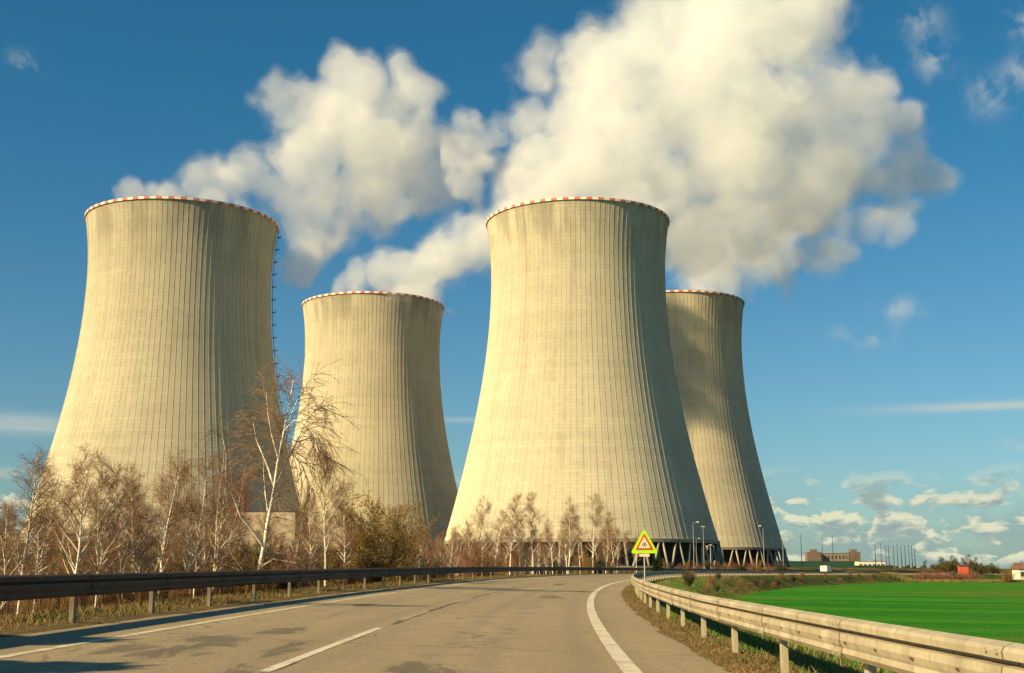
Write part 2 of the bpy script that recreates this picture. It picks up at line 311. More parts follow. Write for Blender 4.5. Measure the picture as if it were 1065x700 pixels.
class MB:
    def __init__(s): s.V = []; s.F = []; s.M = []; s.n = 0
    def add(s, V, Fs, m=0):
        s.V.append(np.asarray(V, dtype=float))
        for f in Fs: s.F.append([i + s.n for i in f]); s.M.append(m)
        s.n += len(V)
    def box(s, c, size, m=0, rz=0.0, taper=1.0):
        x, y, z = [q/2 for q in size]
        V = [(-x,-y,-z),(x,-y,-z),(x,y,-z),(-x,y,-z),(-x*taper,-y*taper,z),(x*taper,-y*taper,z),(x*taper,y*taper,z),(-x*taper,y*taper,z)]
        ca, sa = math.cos(rz), math.sin(rz)
        V = [(c[0]+ca*a-sa*b_, c[1]+sa*a+ca*b_, c[2]+k) for a, b_, k in V]
        s.add(V, [(3,2,1,0),(4,5,6,7),(0,1,5,4),(1,2,6,5),(2,3,7,6),(3,0,4,7)], m)
    def tube(s, pts, rad, seg=6, m=0, cap=True):
        pts = [Vector(p) for p in pts]; V = []; F_ = []
        for i, p in enumerate(pts):
            t = (pts[min(i+1, len(pts)-1)] - pts[max(i-1, 0)]).normalized()
            a = t.cross(Vector((0.31, 0.95, 0.05)) if abs(t.y) < 0.9 else Vector((1, 0, 0))).normalized(); b_ = t.cross(a)
            r = rad[i] if isinstance(rad, (list, tuple)) else rad
            for k in range(seg):
                q = 2*math.pi*k/seg; V.append(p + a*(r*math.cos(q)) + b_*(r*math.sin(q)))
        for i in range(len(pts)-1):
            for k in range(seg):
                k2 = (k+1) % seg; F_.append((i*seg+k, i*seg+k2, (i+1)*seg+k2, (i+1)*seg+k))
        if cap: F_.append(tuple(range(seg))[::-1]); F_.append(tuple((len(pts)-1)*seg+k for k in range(seg)))
        s.add([tuple(v) for v in V], F_, m)
    def build(s, name, mats, parent=None, smooth=False):
        me = bpy.data.meshes.new(name); me.from_pydata(np.concatenate(s.V).tolist(), [], s.F)
        for m in (mats if isinstance(mats, (list, tuple)) else [mats]): me.materials.append(m)
        me.polygons.foreach_set('material_index', s.M)
        if smooth: me.polygons.foreach_set('use_smooth', [True]*len(s.F))
        me.update()
        o = bpy.data.objects.new(name, me); COL.objects.link(o)
        if parent: o.parent = parent
        return o
def dup(root, loc, rz=0.0, scale=1.0, label=None, group=None):
    r = root.copy(); COL.objects.link(r); r.location = loc; r.rotation_euler.z = rz; r.scale = (scale,)*3 if not isinstance(scale, tuple) else scale
    if label: r['label'] = label
    if group: r['group'] = group
    for ch in list(root.children):
        c = ch.copy(); COL.objects.link(c); c.parent = r
        for g in ch.children:
            q = g.copy(); COL.objects.link(q); q.parent = c
    return r
def X_at(px, y, z=0.0):
    """lateral position of photo column px at forward distance y, height z"""
    return (px - CX)/F * (y*math.cos(TH) + (z - CAMZ)*math.sin(TH))
def Z_at(py, y):
    """height seen on photo row py at forward distance y"""
    return CAMZ + y*math.tan(TH + math.atan((CY - py)/F))
ORD = 'first second third fourth fifth sixth seventh eighth ninth tenth eleventh twelfth thirteenth fourteenth fifteenth sixteenth seventeenth eighteenth nineteenth twentieth'.split()
def ordw(i):
    if i < 20: return ORD[i]
    t = {2: 'twenty', 3: 'thirty', 4: 'forty'}[(i+1)//10]
    return t.replace('y', 'ieth') if (i+1) % 10 == 0 else t + '-' + ORD[(i+1) % 10 - 1]

# ------------------------------------------------------------------ road frame and terrain
RR = 660.0
def road_xy(s, d_):
    s = np.asarray(s, dtype=float); d_ = np.asarray(d_, dtype=float)
    a = np.maximum(s, 0)/RR
    return RR - (RR - d_)*np.cos(a), (RR - d_)*np.sin(a) + np.minimum(s, 0)
def sd_of(x, y):
    x = np.asarray(x, dtype=float); y = np.asarray(y, dtype=float)
    dist = np.hypot(RR - x, np.maximum(y, 0)); a = np.arctan2(np.maximum(y, 0), np.maximum(RR - x, 1e-3))
    return a*RR + np.minimum(y, 0), RR - dist
def sstep(t): t = np.clip(t, 0, 1); return t*t*(3 - 2*t)
def zroad(s, d_):
    s = np.asarray(s, dtype=float)
    p = np.interp(s, [-60, 0, 40, 80, 130, 200, 320, 450, 600], [-0.3, 0, 0.22, 0.43, 0.58, 0.62, 0.45, 0.2, 0.0])
    return p - 0.036*(np.asarray(d_) - 1.2)
DL, DR = -7.0, 2.45           # paved edges
FIELD_Z = -1.75
def zground(x, y):
    s, d_ = sd_of(x, y); zr = zroad(s, np.clip(d_, -9, 4.2))
    under = ((d_ > DL + 0.15) & (d_ < DR - 0.15)) * (-0.12)
    n = 0.10*np.sin(x*0.31 + 1.3)*np.cos(y*0.23) + 0.06*np.sin(x*0.9 + y*0.7)
    # right: bank down to the field
    tr = np.clip((d_ - 4.2)/5.5, 0, 1); far = sstep((d_ - 4.2)/5.5)
    zright = zr*(1 - far) + (FIELD_Z + n*0.15*tr)*far
    # left: shallow dip, then rising to the towers' platform
    plat = -0.75 + 2.9*sstep((y - 110)/230) + 0.6*sstep((-x - 60)/200)
    fl = sstep((-8.6 - d_)/5.0)
    zleft = zr*(1 - fl) + (plat + n)*fl
    return np.where(d_ > 0, zright, zleft) + under
def arr(*seg): return np.unique(np.round(np.concatenate([np.arange(*q) for q in seg]), 3))
xs = arr((-6000, -600, 400), (-600, -120, 30), (-120, -20, 3), (-20, 16, 0.4), (16, 60, 1.2), (60, 260, 2.5), (260, 900, 40), (900, 7001, 400))
ys = arr((-300, -20, 20), (-20, 6, 2), (6, 60, 0.8), (60, 160, 1.5), (160, 480, 3), (480, 900, 30), (900, 9001, 450))
GX, GY = np.meshgrid(xs, ys); GZ = zground(GX, GY)
nx, ny = len(xs), len(ys); idx = np.arange(nx*ny).reshape(ny, nx)
Q = np.stack([idx[:-1, :-1], idx[:-1, 1:], idx[1:, 1:], idx[1:, :-1]], -1).reshape(-1, 4)
g = mesh_np('ground', np.stack([GX, GY, GZ], -1).reshape(-1, 3), Q, M['ground'], smooth=True)
S_, D_ = sd_of(GX.ravel(), GY.ravel())
zone = np.clip((D_ - 1.9)/0.3, 0, 1)*np.clip((4.6 - D_)/1.0, 0, 1)*0.95 + np.clip((-6.6 - D_)/0.3, 0, 1)*np.clip((D_ + 8.3)/0.8, 0, 1)*0.8
a = g.data.attributes.new('zone', 'FLOAT', 'POINT'); a.data.foreach_set('value', zone.astype(np.float32))
a = g.data.attributes.new('grassy', 'FLOAT', 'POINT'); a.data.foreach_set('value', np.clip((D_ - 4.0)/1.0, 0, 1).astype(np.float32))
tag(g, kind='structure')

def ribbon(name, s0, s1, d0, d1, mat, dz, ds=2.0, nd=1, wob=0.0, kind='structure', seed=0, parent=None):
    rg = np.random.RandomState(seed)
    ss = np.linspace(s0, s1, max(2, int((s1 - s0)/ds) + 1)); dd = np.linspace(d0, d1, nd + 1)
    SS, DD = np.meshgrid(ss, dd, indexing='ij')
    if wob:
        SSn = len(ss); w0 = rg.uniform(-wob, wob, SSn); w1 = rg.uniform(-wob, wob, SSn); DD = DD.copy(); DD[:, 0] += w0; DD[:, -1] += w1
    X, Y = road_xy(SS, DD); Z = zroad(SS, DD) + dz
    id_ = np.arange(SS.size).reshape(SS.shape)
    q = np.stack([id_[:-1, :-1], id_[:-1, 1:], id_[1:, 1:], id_[1:, :-1]], -1).reshape(-1, 4)
    o = mesh_np(name, np.stack([X, Y, Z], -1).reshape(-1, 3), q, mat, uv=np.stack([SS.ravel(), DD.ravel()], -1), parent=parent)
    if kind: o['kind'] = kind
    return o
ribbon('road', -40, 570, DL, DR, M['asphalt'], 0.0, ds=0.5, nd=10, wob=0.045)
lm = []
def line_piece(s0, s1, dc, wd, seed): lm.append(ribbon('road_marking', s0, s1, dc - wd/2, dc + wd/2, M['line'], 0.005, ds=0.25 if s0 < 120 else 2, wob=0.006, seed=seed))
line_piece(-20, 570, 1.24, 0.23, 1); line_piece(-20, 570, -5.72, 0.14, 2)
lm[1].data.materials[0] = M['line_dull']
for k in range(12): line_piece(1.4 + k*12, 6.5 + k*12 + (k == 1)*4, -2.72, 0.13, 5 + k)
for q_ in lm[4:]: q_.data.materials[0] = M['line_worn']

# ------------------------------------------------------------------ field
fy = arr((-10, 60, 1.5), (60, 360, 5)); rows = []
FV = []; 
for yy in fy:
    # field starts where the bank ends, ends beyond the frame on the right
    lo, hi = 0.0, 640.0
    for _ in range(30):
        mdl = (lo + hi)/2
        if sd_of(mdl, yy)[1] < 9.3: lo = mdl
        else: hi = mdl
    wob_ = 0.35*math.sin(yy*0.4) + 0.25*math.sin(yy*1.3)
    for t in np.linspace(0, 1, 30)**2: 
        xx = lo + wob_*(1-t) + t*(520 - lo); FV.append((xx, yy, float(zground(xx, yy)) + 0.06))
FV = np.array(FV); nf = len(fy); id_ = np.arange(nf*30).reshape(nf, 30)
q = np.stack([id_[:-1, :-1], id_[:-1, 1:], id_[1:, 1:], id_[1:, :-1]], -1).reshape(-1, 4)
keep = np.all(FV[q][:, :, 1] < 345, axis=1)
tag(mesh_np('field', FV, q[keep], M['field'], smooth=True), kind='structure')

# ------------------------------------------------------------------ cooling towers
NR = 120; HT = 151.8; HB = 11.3
def rad(h):
    at, zt = 38.4, 127.0
    bb = 101.0 if h < zt else 74.0
    return at*math.sqrt(1 + ((h - zt)/bb)**2)
def make_tower():
    root = empty('cooling_tower')
    hs = np.concatenate([np.linspace(HB, HT, 70)])
    # outer shell with real ribs: per rib 4 points
    prof = [(-0.5, 0.0), (-0.065, 0.0), (-0.05, 0.0), (-0.028, 0.09), (0.028, 0.09), (0.05, 0.0), (0.065, 0.0)]
    A = []; DRr = []; U = []
    for k in range(NR):
        for du, dr in prof: A.append((k + 0.5 + du)); DRr.append(dr)
    A = np.array(A); DRr = np.array(DRr); na = len(A)
    ang = A/NR*2*math.pi
    V = []; UV = []
    for h in hs:
        r = rad(h) + DRr; V.append(np.stack([r*np.cos(ang), r*np.sin(ang), np.full(na, h)], -1))
        UV.append(np.stack([A + 0.0, np.full(na, h)], -1))
    V = np.concatenate(V); UV = np.concatenate(UV); nh = len(hs); id_ = np.arange(na*nh).reshape(nh, na)
    nxt = np.roll(id_, -1, axis=1)
    q = np.stack([id_[:-1], nxt[:-1], nxt[1:], id_[1:]], -1).reshape(-1, 4)
    uvl = UV[q.ravel()]
    w = uvl.reshape(-1, 4, 2); bad = (w[:, :, 0].max(1) - w[:, :, 0].min(1)) > 10
    for i in np.nonzero(bad)[0]:
        w[i, w[i, :, 0] < 10, 0] += NR
    # inner face
    nb = 112; an = np.arange(nb)/nb*2*math.pi; Vi = []
    for h in hs: r = rad(h) - 0.9; Vi.append(np.stack([r*np.cos(an), r*np.sin(an), np.full(nb, h)], -1))
    Vi = np.concatenate(Vi)
    shell = mesh_np('shell', V, q, M['shell'], root, uv=w.reshape(-1, 2), smooth=True)
    i2 = np.arange(nb*nh).reshape(nh, nb); n2_ = np.roll(i2, -1, axis=1)
    q2 = np.stack([n2_[:-1], i2[:-1], i2[1:], n2_[1:]], -1).reshape(-1, 4)
    mesh_np('inner_lining', Vi, q2, M['inside'], root, smooth=True)
    # top walkway ring with red and white blocks
    nb2 = 104; mb = MB(); r0, r1 = rad(HT) - 1.3, rad(HT) + 0.55
    for k in range(nb2):
        a0, a1 = 2*math.pi*k/nb2, 2*math.pi*(k+1)/nb2
        z0, z1 = HT - 0.2, HT + 0.85
        P = []
        for zz in (z0, z1):
            for rr, aa in ((r0, a0), (r1, a0), (r1, a1), (r0, a1)): P.append((rr*math.cos(aa), rr*math.sin(aa), zz))
        mb.add(P, [(3,2,1,0),(4,5,6,7),(0,1,5,4),(1,2,6,5),(2,3,7,6),(3,0,4,7)], k % 2)
    mb.build('warning_rim', [M['redpaint'], M['whitepaint']], root)
    # lower ring beam
    def ring(name, prof_, mat, seg=112):
        V = []; F_ = []; n_ = len(prof_)
        for k in range(seg):
            aa = 2*math.pi*k/seg
            for rr, zz in prof_: V.append((rr*math.cos(aa), rr*math.sin(aa), zz))
        for k in range(seg):
            k2 = (k+1) % seg
            for j in range(n_): F_.append((k*n_+j, k2*n_+j, k2*n_+(j+1) % n_, k*n_+(j+1) % n_))
        m_ = MB(); m_.add(V, F_); return m_.build(name, mat, root)
    rb = rad(HB)
    ring('ring_beam', [(rb-1.1, HB-0.6), (rb+0.5, HB-0.6), (rb+0.5, HB+0.7), (rb-1.1, HB+0.7)], M['column'])
    ring('basin_wall', [(rb+3.2, -3), (rb+4.0, -3), (rb+4.0, 1.6), (rb+3.2, 1.6)], M['basin'])
    ring('fill_pack', [(rb-7, -1), (rb-6, -1), (rb-5.4, HB+1.5), (rb-6.6, HB+1.5)], M['inside'])
    # raking legs in pairs
    first = None; nc = 44
    for k in range(nc):
        for sgn in (-0.02, 0.78):
            a0 = 2*math.pi*(k)/nc; a1 = 2*math.pi*(k + sgn)/nc
            if first is None:
                m_ = MB()
                m_.tube([(rb*math.cos(a1), rb*math.sin(a1), HB-0.5), ((rb+2.6)*math.cos(0.012), (rb+2.6)*math.sin(0.012), -0.5)], [0.42, 0.48], 8)
                first = m_.build('column', M['column'], root, True); sec = None
            elif sec is None:
                m_ = MB()
                m_.tube([(rb*math.cos(a1), rb*math.sin(a1), HB-0.5), ((rb+2.6)*math.cos(0.03), (rb+2.6)*math.sin(0.03), -0.5)], [0.42, 0.48], 8)
                sec = m_.build('column', M['column'], root, True)
            else:
                c = (first if sgn < 0.3 else sec).copy(); COL.objects.link(c); c.rotation_euler.z = a0
    # caged ladder running up the outside at angle 0 with small landings
    lp = [(rad(h) + 0.75, 0.0, h) for h in np.linspace(HB-6, HT, 40)]
    m_ = MB()
    for off in (-0.35, 0.35): m_.tube([(p[0], off, p[2]) for p in lp], 0.11, 4)
    for h in np.arange(HB, HT, 1.0): m_.box((rad(h)+0.75, 0, h), (0.12, 0.7, 0.12))
    ld = m_.build('ladder', M['darksteel'], root)
    m_ = MB(); m_.box((1.2, 0, 0), (1.7, 1.6, 0.2)); m_.box((2.0, 0, 0.6), (0.12, 1.6, 0.9)); lg = m_.build('landing', M['darksteel'], ld)
    for q_, h in enumerate(np.arange(HB+4, HT-2, 5.8)):
        c = lg if q_ == 0 else lg.copy()
        if q_: COL.objects.link(c)
        c.location = (rad(h), 0, h)
    return root
TWR = {}
spec = [('front_left', 191.0, 541, 13, 'leftmost cooling tower, with dark ladder landings down its right edge'),
        ('back_left', 388.5, 720, 100, 'shorter-looking cooling tower standing between the two nearest towers, behind green bushes'),
        ('front_right', 600.5, 541, 120, 'near cooling tower behind the yellow warning sign, brightest and centre of the four'),
        ('back_right', 733.0, 716, 80, 'far-right cooling tower half hidden behind the nearer one, mostly in cloud shade')]
t0 = None; TZ = 1.6
for nm, px, yy, rz, lab in spec:
    X = (px - CX)/F*(yy*math.cos(TH) + 153*math.sin(TH))
    if nm == 'back_right': X = 94.5
    if t0 is None:
        t0 = make_tower(); t0.location = (X, yy, TZ); t0.rotation_euler.z = R(rz); t = t0
        tag(t, lab, 'cooling tower', 'concrete cooling towers')
    else: t = dup(t0, (X, yy, TZ), R(rz), 1.0, lab)
    if nm == 'front_left': t.scale = (1.025, 1.025, 1)
    if nm == 'back_left': t.scale = (1.015, 1.015, 1)
    TWR[nm] = (X, yy)

# ------------------------------------------------------------------ steam
def vol_mat(name, dens, aniso=0.05):
    m = bpy.data.materials.new(name); m.use_nodes = True; m.node_tree.nodes.clear(); n = NT(m.node_tree)
    v = n.n('ShaderNodeVolumeScatter', {'Color': rgb(0.962, 0.948, 0.92), 'Density': dens, 'Anisotropy': aniso})
    n.L.new(v.outputs[0], n.n('ShaderNodeOutputMaterial').inputs['Volume'])
    m.cycles.homogeneous_volume = True if hasattr(m.cycles, 'homogeneous_volume') else None
    return m
VM = [vol_mat('wispy_steam', 0.006), vol_mat('thin_steam', 0.011), vol_mat('steam', 0.028), vol_mat('dense_steam', 0.045)]
def steam(name, label, blobs, seed, voxel=1.1, amp=0.55, levels=(-0.13, -0.02, 0.12, 0.30)):
    """blobs: (px, py, radius px, forward distance) -> real places and sizes around the drifting plume"""
    B = []
    for px, py, rp, yy in blobs:
        yy = 545 + (yy-545)*0.3 if seed == 11.0 else yy
        z = Z_at(py, yy); x = X_at(px, yy, z); B.append((x, yy, z, rp*yy/F*1.02))
    B = np.array(B); lo = (B[:, :3] - B[:, 3:]*1.35).min(0); hi = (B[:, :3] + B[:, 3:]*1.35).max(0)
    gt = bpy.data.node_groups.new(name + '_form', 'GeometryNodeTree'); gt.interface.new_socket('Geometry', in_out='OUTPUT', socket_type='NodeSocketGeometry')
    n = NT(gt); pos = n.n('GeometryNodeInputPosition').outputs[0]
    # warp
    wn = n.n('ShaderNodeTexNoise', {'Scale': 1/42.0, 'Detail': 4.0}, noise_dimensions='4D'); n.set(wn.inputs['Vector'], pos); wn.inputs['W'].default_value = seed
    wv = n.n('ShaderNodeVectorMath', {0: wn.outputs['Color'], 1: (-0.5, -0.5, -0.5)}, operation='ADD').outputs[0]
    wv = n.scalev(wv, 62, 62, 62); p2 = n.n('ShaderNodeVectorMath', {0: pos, 1: wv}, operation='ADD').outputs[0]
    f = None
    for x, y, z, r in B:
        dn = n.n('ShaderNodeVectorMath', {0: p2, 1: (float(x), float(y), float(z))}, operation='DISTANCE').outputs['Value']
        q = n.m('MULTIPLY_ADD', dn, -1.0/float(r), 1.0)
        f = q if f is None else n.m('SMOOTH_MAX', f, q, 0.12)
    def nz(sc_, det, w_, rough=0.55):
        k = n.n('ShaderNodeTexNoise', {'Scale': sc_, 'Detail': float(det), 'Roughness': rough}, noise_dimensions='4D'); n.set(k.inputs['Vector'], pos); k.inputs['W'].default_value = w_
        return k.outputs[0]
    f = n.m('SMOOTH_MIN', f, 0.50, 0.2)
    bil = n.m('ABSOLUTE', n.m('SUBTRACT', nz(1/30.0, 5, seed+3.1, 0.6), 0.5))          # billows
    f = n.m('ADD', f, n.m('MULTIPLY_ADD', bil, amp*2.2, -amp*0.26))
    bil2 = n.m('ABSOLUTE', n.m('SUBTRACT', nz(1/13.0, 4, seed+1.1, 0.6), 0.5)); f = n.m('ADD', f, n.m('MULTIPLY_ADD', bil2, amp*1.5, -amp*0.16))
    f = n.m('ADD', f, n.m('MULTIPLY', n.m('SUBTRACT', nz(1/7.0, 3, seed+4.4, 0.6), 0.5), amp*0.55))
    f = n.m('ADD', f, n.m('MULTIPLY', n.m('SUBTRACT', nz(1/46.0, 6, seed+7.7, 0.6), 0.52), amp*2.3))
    res = [int(c) for c in np.clip((hi - lo)/voxel, 8, 300)]
    vc = n.n('GeometryNodeVolumeCube', {'Density': f, 'Background': -1.0, 'Min': tuple(map(float, lo)), 'Max': tuple(map(float, hi)),
             'Resolution X': res[0], 'Resolution Y': res[1], 'Resolution Z': res[2]})
    jn = n.n('GeometryNodeJoinGeometry')
    for lv, mt in zip(levels, VM):
        vm = n.n('GeometryNodeVolumeToMesh', {'Threshold': lv}); n.L.new(vc.outputs[0], vm.inputs['Volume'])
        sm = n.n('GeometryNodeSetMaterial', {'Geometry': vm.outputs[0], 'Material': mt}); n.L.new(sm.outputs[0], jn.inputs[0])
    n.L.new(jn.outputs[0], n.n('NodeGroupOutput').inputs[0])
    tmp = bpy.data.objects.new('form', bpy.data.meshes.new('form')); COL.objects.link(tmp)
    md_ = tmp.modifiers.new('form', 'NODES'); md_.node_group = gt
    dg = bpy.context.evaluated_depsgraph_get(); me = bpy.data.meshes.new_from_object(tmp.evaluated_get(dg)); me.name = name
    bpy.data.objects.remove(tmp)
    o = bpy.data.objects.new(name, me); COL.objects.link(o)
    print('STEAM', name, len(me.vertices), len(me.materials), res)
    return tag(o, label, 'steam', 'steam plumes drifting off the cooling towers')
STEAM_ON = True
if STEAM_ON:
    steam('steam_plume', 'cream steam plume rising off the near-left cooling tower', [
        (116, 206, 13, 528), (132, 202, 16, 530), (150, 203, 18, 532), (180, 196, 24, 545), (215, 188, 36, 552), (245, 200, 38, 548), (215, 222, 26, 528), (250, 232, 26, 532), (262, 175, 36, 555), (290, 200, 44, 561), (305, 235, 38, 564), (320, 160, 52, 567), (345, 120, 52, 572), (330, 195, 50, 569), (375, 100, 42, 578), (310, 110, 26, 565), (385, 150, 58, 580), (378, 195, 44, 579), (430, 90, 30, 589), (425, 135, 44, 588), (440, 175, 40, 591), (465, 185, 26, 596), (490, 160, 24, 601), (495, 190, 20, 602), (340, 250, 30, 571), (300, 262, 26, 563), (325, 225, 40, 568), (505, 205, 22, 604), (520, 175, 22, 607), (455, 200, 30, 594), (410, 215, 34, 585), (360, 235, 34, 575), (300, 90, 24, 563), (350, 75, 30, 573), (130, 198, 20, 531), (165, 196, 24, 536), (460, 150, 30, 598), (500, 175, 28, 604), (480, 205, 26, 600)], 1.0)
    steam('steam_plume', 'small low steam plume from the tower between the two nearest ones', [
        (345, 303, 16, 712), (368, 296, 22, 716), (405, 285, 28, 726), (450, 285, 36, 738), (495, 270, 40, 756), (395, 287, 24, 722), (425, 277, 30, 730), (440, 303, 24, 715), (455, 262, 34, 745), (485, 258, 36, 755), (478, 285, 28, 750),
        (515, 250, 38, 765), (545, 235, 44, 780), (580, 215, 48, 790), (425, 305, 18, 690)], 5.0)
    steam('steam_plume', 'largest steam plume, billowing up to the top edge above the brightest tower', [
        (525, 205, 14, 540), (555, 196, 30, 545), (590, 188, 42, 552), (630, 190, 44, 555), (655, 208, 34, 545), (672, 225, 22, 525), (640, 220, 26, 520),
        (560, 160, 46, 560), (550, 115, 42, 570), (575, 70, 34, 580), (540, 185, 34, 556), (600, 130, 60, 572), (640, 80, 66, 590), (660, 150, 70, 580), (700, 195, 62, 590),
        (690, 40, 60, 605), (720, 100, 80, 605), (760, 30, 74, 620), (780, 110, 84, 625), (770, 180, 76, 620), (820, 40, 60, 640), (850, 20, 46, 650), (840, 120, 72, 645), (890, 100, 46, 660),
        (880, 160, 54, 660), (910, 140, 36, 668), (830, 200, 54, 645), (960, 165, 22, 680), (790, 240, 40, 640), (735, 245, 46, 620), (930, 190, 26, 675), (480, 190, 16, 580), (955, 130, 26, 682), (962, 185, 34, 684), (930, 225, 32, 678), (860, 265, 30, 655), (900, 230, 26, 665), (500, 160, 26, 575), (510, 125, 26, 575)], 11.0, 1.2)
    steam('steam_plume', 'steam plume rising off the far-right cooling tower into the big cloud', [
        (715, 298, 18, 712), (745, 292, 28, 716), (730, 270, 36, 720), (765, 268, 36, 725), (790, 290, 20, 728), (760, 240, 44, 735), (800, 245, 44, 745), (720, 240, 36, 725), (815, 280, 26, 750),
        (840, 225, 40, 760), (870, 262, 20, 770), (860, 190, 44, 775)], 17.0)

# ------------------------------------------------------------------ guardrails
def guardrail(name, d0, side, s0, s1, label, mats, zoff=0.0, ph=0.0, height=0.78):
    """side +1: beam faces the road towards -d (right rail); -1: towards +d (left rail)"""
    root = empty(name, tuple(float(q) for q in road_xy(s0, d0)) + (float(zroad(s0, d0)),)); ox, oy, oz = root.location
    def zb(s): return float(zroad(s, np.clip(d0, -9, 4))) + zoff*max(0.0, 1 - max(s, 0)/22.0)
    ss = np.concatenate([np.arange(s0, 60, 1.0), np.arange(60, s1, 4.0)])
    H = height
    # two-wave profile, (towards road, height)
    pr = [(0.0, H), (0.015, H+0.005), (0.07, H-0.018), (0.082, H-0.045), (0.078, H-0.09), (0.002, H-0.094), (0.002, H-0.128), (0.085, H-0.132), (0.092, H-0.19), (0.08, H-0.235), (0.07, H-0.26), (0.078, H-0.305), (0.05, H-0.35), (0.0, H-0.355)]
    pts = pr + [(a_ - 0.006, z_) for a_, z_ in pr[::-1]]
    n_ = len(pts); V = []; F_ = []
    for s in ss:
        for a_, z_ in pts:
            x, y = road_xy(s, d0 - side*a_*1.25); V.append((float(x) - ox, float(y) - oy, zb(s) + z_ - oz))
    for i in range(len(ss)-1):
        for j in range(n_):
            j2 = (j+1) % n_; F_.append((i*n_+j, i*n_+j2, (i+1)*n_+j2, (i+1)*n_+j))
    m_ = MB(); m_.add(V, F_); beam = m_.build('beam', mats[0], root, False)
    # bolt heads and slots in the valley
    m_ = MB()
    for s in np.arange(math.ceil(s0/2)*2 + ph, min(s1, 90), 2.0):
        for ds_, dz_, sz in ((0, -0.205, (0.012, 0.07, 0.02)), (1.0, -0.205, (0.010, 0.05, 0.018))):
            x, y = road_xy(s+ds_, d0 - side*0.113); m_.box((float(x)-ox, float(y)-oy, zb(s)+H+dz_-oz), sz, rz=-(max(s, 0))/RR)
    m_.build('bolts', M['darksteel'], beam)
    for s in np.arange(math.ceil(s0/4)*4 + ph + 0.2, min(s1, 70), 4.0):
        V = []; F_ = []; qq = (s, s + 0.16, s + 0.32)
        for s_ in qq:
            for a_, z_ in pr: 
                x, y = road_xy(s_, d0 - side*(a_*1.25 + 0.007)); V.append((float(x)-ox, float(y)-oy, zb(s_)+z_-oz))
        for i in range(2):
            for j in range(len(pr)-1): F_.append((i*len(pr)+j, i*len(pr)+j+1, (i+1)*len(pr)+j+1, (i+1)*len(pr)+j))
        m_ = MB(); m_.add(V, F_)
        for bz in (-0.045, -0.17, -0.22, -0.32):
            for s_ in (s + 0.07, s + 0.25): x, y = road_xy(s_, d0 - side*0.112); m_.box((float(x)-ox, float(y)-oy, zb(s_)+H+bz-oz), (0.03, 0.026, 0.026))
        m_.build('lap_joint', M['galv_lap'] if side > 0 else mats[0], beam)
    # posts every 4 m
    pp = [q + ph for q in np.arange(math.ceil(s0/4)*4, s1, 4.0)]
    m_ = MB(); m_.box((0, 0, -0.30), (0.075, 0.13, 1.20)); m_.box((0.06*-side, 0, 0.26-0.02), (0.07, 0.09, 0.16))
    base = None; rest = MB()
    for i, s in enumerate(pp):
        dpost = d0 + side*0.10; x, y = road_xy(s, dpost); z = zb(s) + 0.36 - oz; rz_ = -max(s, 0)/RR
        if i < 100:
            if base is None: base = m_.build('post', mats[1], root); c = base
            else: c = base.copy(); COL.objects.link(c)
            c.location = (float(x)-ox, float(y)-oy, z); c.rotation_euler = (0, 0, rz_ + (R(random.uniform(-2, 2))))
        else: rest.box((float(x)-ox, float(y)-oy, z-0.3), (0.075, 0.13, 1.2), rz=rz_)
    if rest.n: tag(rest.build('far_posts', mats[1], root), kind='stuff')
    return tag(root, label, 'guardrail')
random.seed(3)
guardrail('guardrail', 2.98, 1, 2, 470, 'pale galvanised guardrail on the right, between the road and the green field', (M['galv'], M['galv']), 0.10, 3.5)
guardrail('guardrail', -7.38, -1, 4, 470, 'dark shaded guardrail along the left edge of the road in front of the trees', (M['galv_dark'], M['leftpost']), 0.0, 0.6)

# ------------------------------------------------------------------ trees
def seg_tubes(P0, P1, R0, R1, k=3):
    """independent k-sided prisms between points"""
    P0 = np.asarray(P0); P1 = np.asarray(P1); R0 = np.asarray(R0)[:, None]; R1 = np.asarray(R1)[:, None]; n_ = len(P0)
    t = P1 - P0; t /= np.linalg.norm(t, axis=1, keepdims=True) + 1e-9
    up = np.where(np.abs(t[:, 2:3]) > 0.9, np.array([[1.0, 0, 0]]), np.array([[0, 0, 1.0]]))
    a_ = np.cross(t, up); a_ /= np.linalg.norm(a_, axis=1, keepdims=True); b_ = np.cross(t, a_)
    V = np.empty((n_, 2*k, 3))
    for j in range(k):
        q = 2*math.pi*j/k; dv = a_*math.cos(q) + b_*math.sin(q)
        V[:, j] = P0 + dv*R0; V[:, k+j] = P1 + dv*R1
    base = (np.arange(n_)*2*k)[:, None]
    Fs = np.concatenate([base + np.array([[j, (j+1) % k, k+(j+1) % k, k+j]]) for j in range(k)])
    return V.reshape(-1, 3), Fs
class Tree:
    def __init__(s, seed): s.r = np.random.RandomState(seed); s.big = []; s.small = []
    def chain(s, p, d_, L, r0, r1, n_, jit, grav, store):
        """returns nodes"""
        pts = [p.copy()]; d_ = d_/np.linalg.norm(d_)
        for i in range(n_):
            d_ = d_ + s.r.normal(0, jit, 3) + np.array([0, 0, grav]); d_ /= np.linalg.norm(d_)
            pts.append(pts[-1] + d_*L/n_)
        for i in range(n_):
            ra = r0 + (r1-r0)*i/n_; rb = r0 + (r1-r0)*(i+1)/n_
            store.append((pts[i], pts[i+1], ra, rb))
        return pts
    def meshes(s, names, mats, root):
        out = []
        for nm, st, mt, k in zip(names, (s.big, s.small), mats, (7, 3)):
            if not st: continue
            P0, P1, r0, r1 = zip(*st); V, Fs = seg_tubes(P0, P1, r0, r1, k); out.append(mesh_np(nm, V, Fs, mt, root, smooth=(k > 3)))
        return out
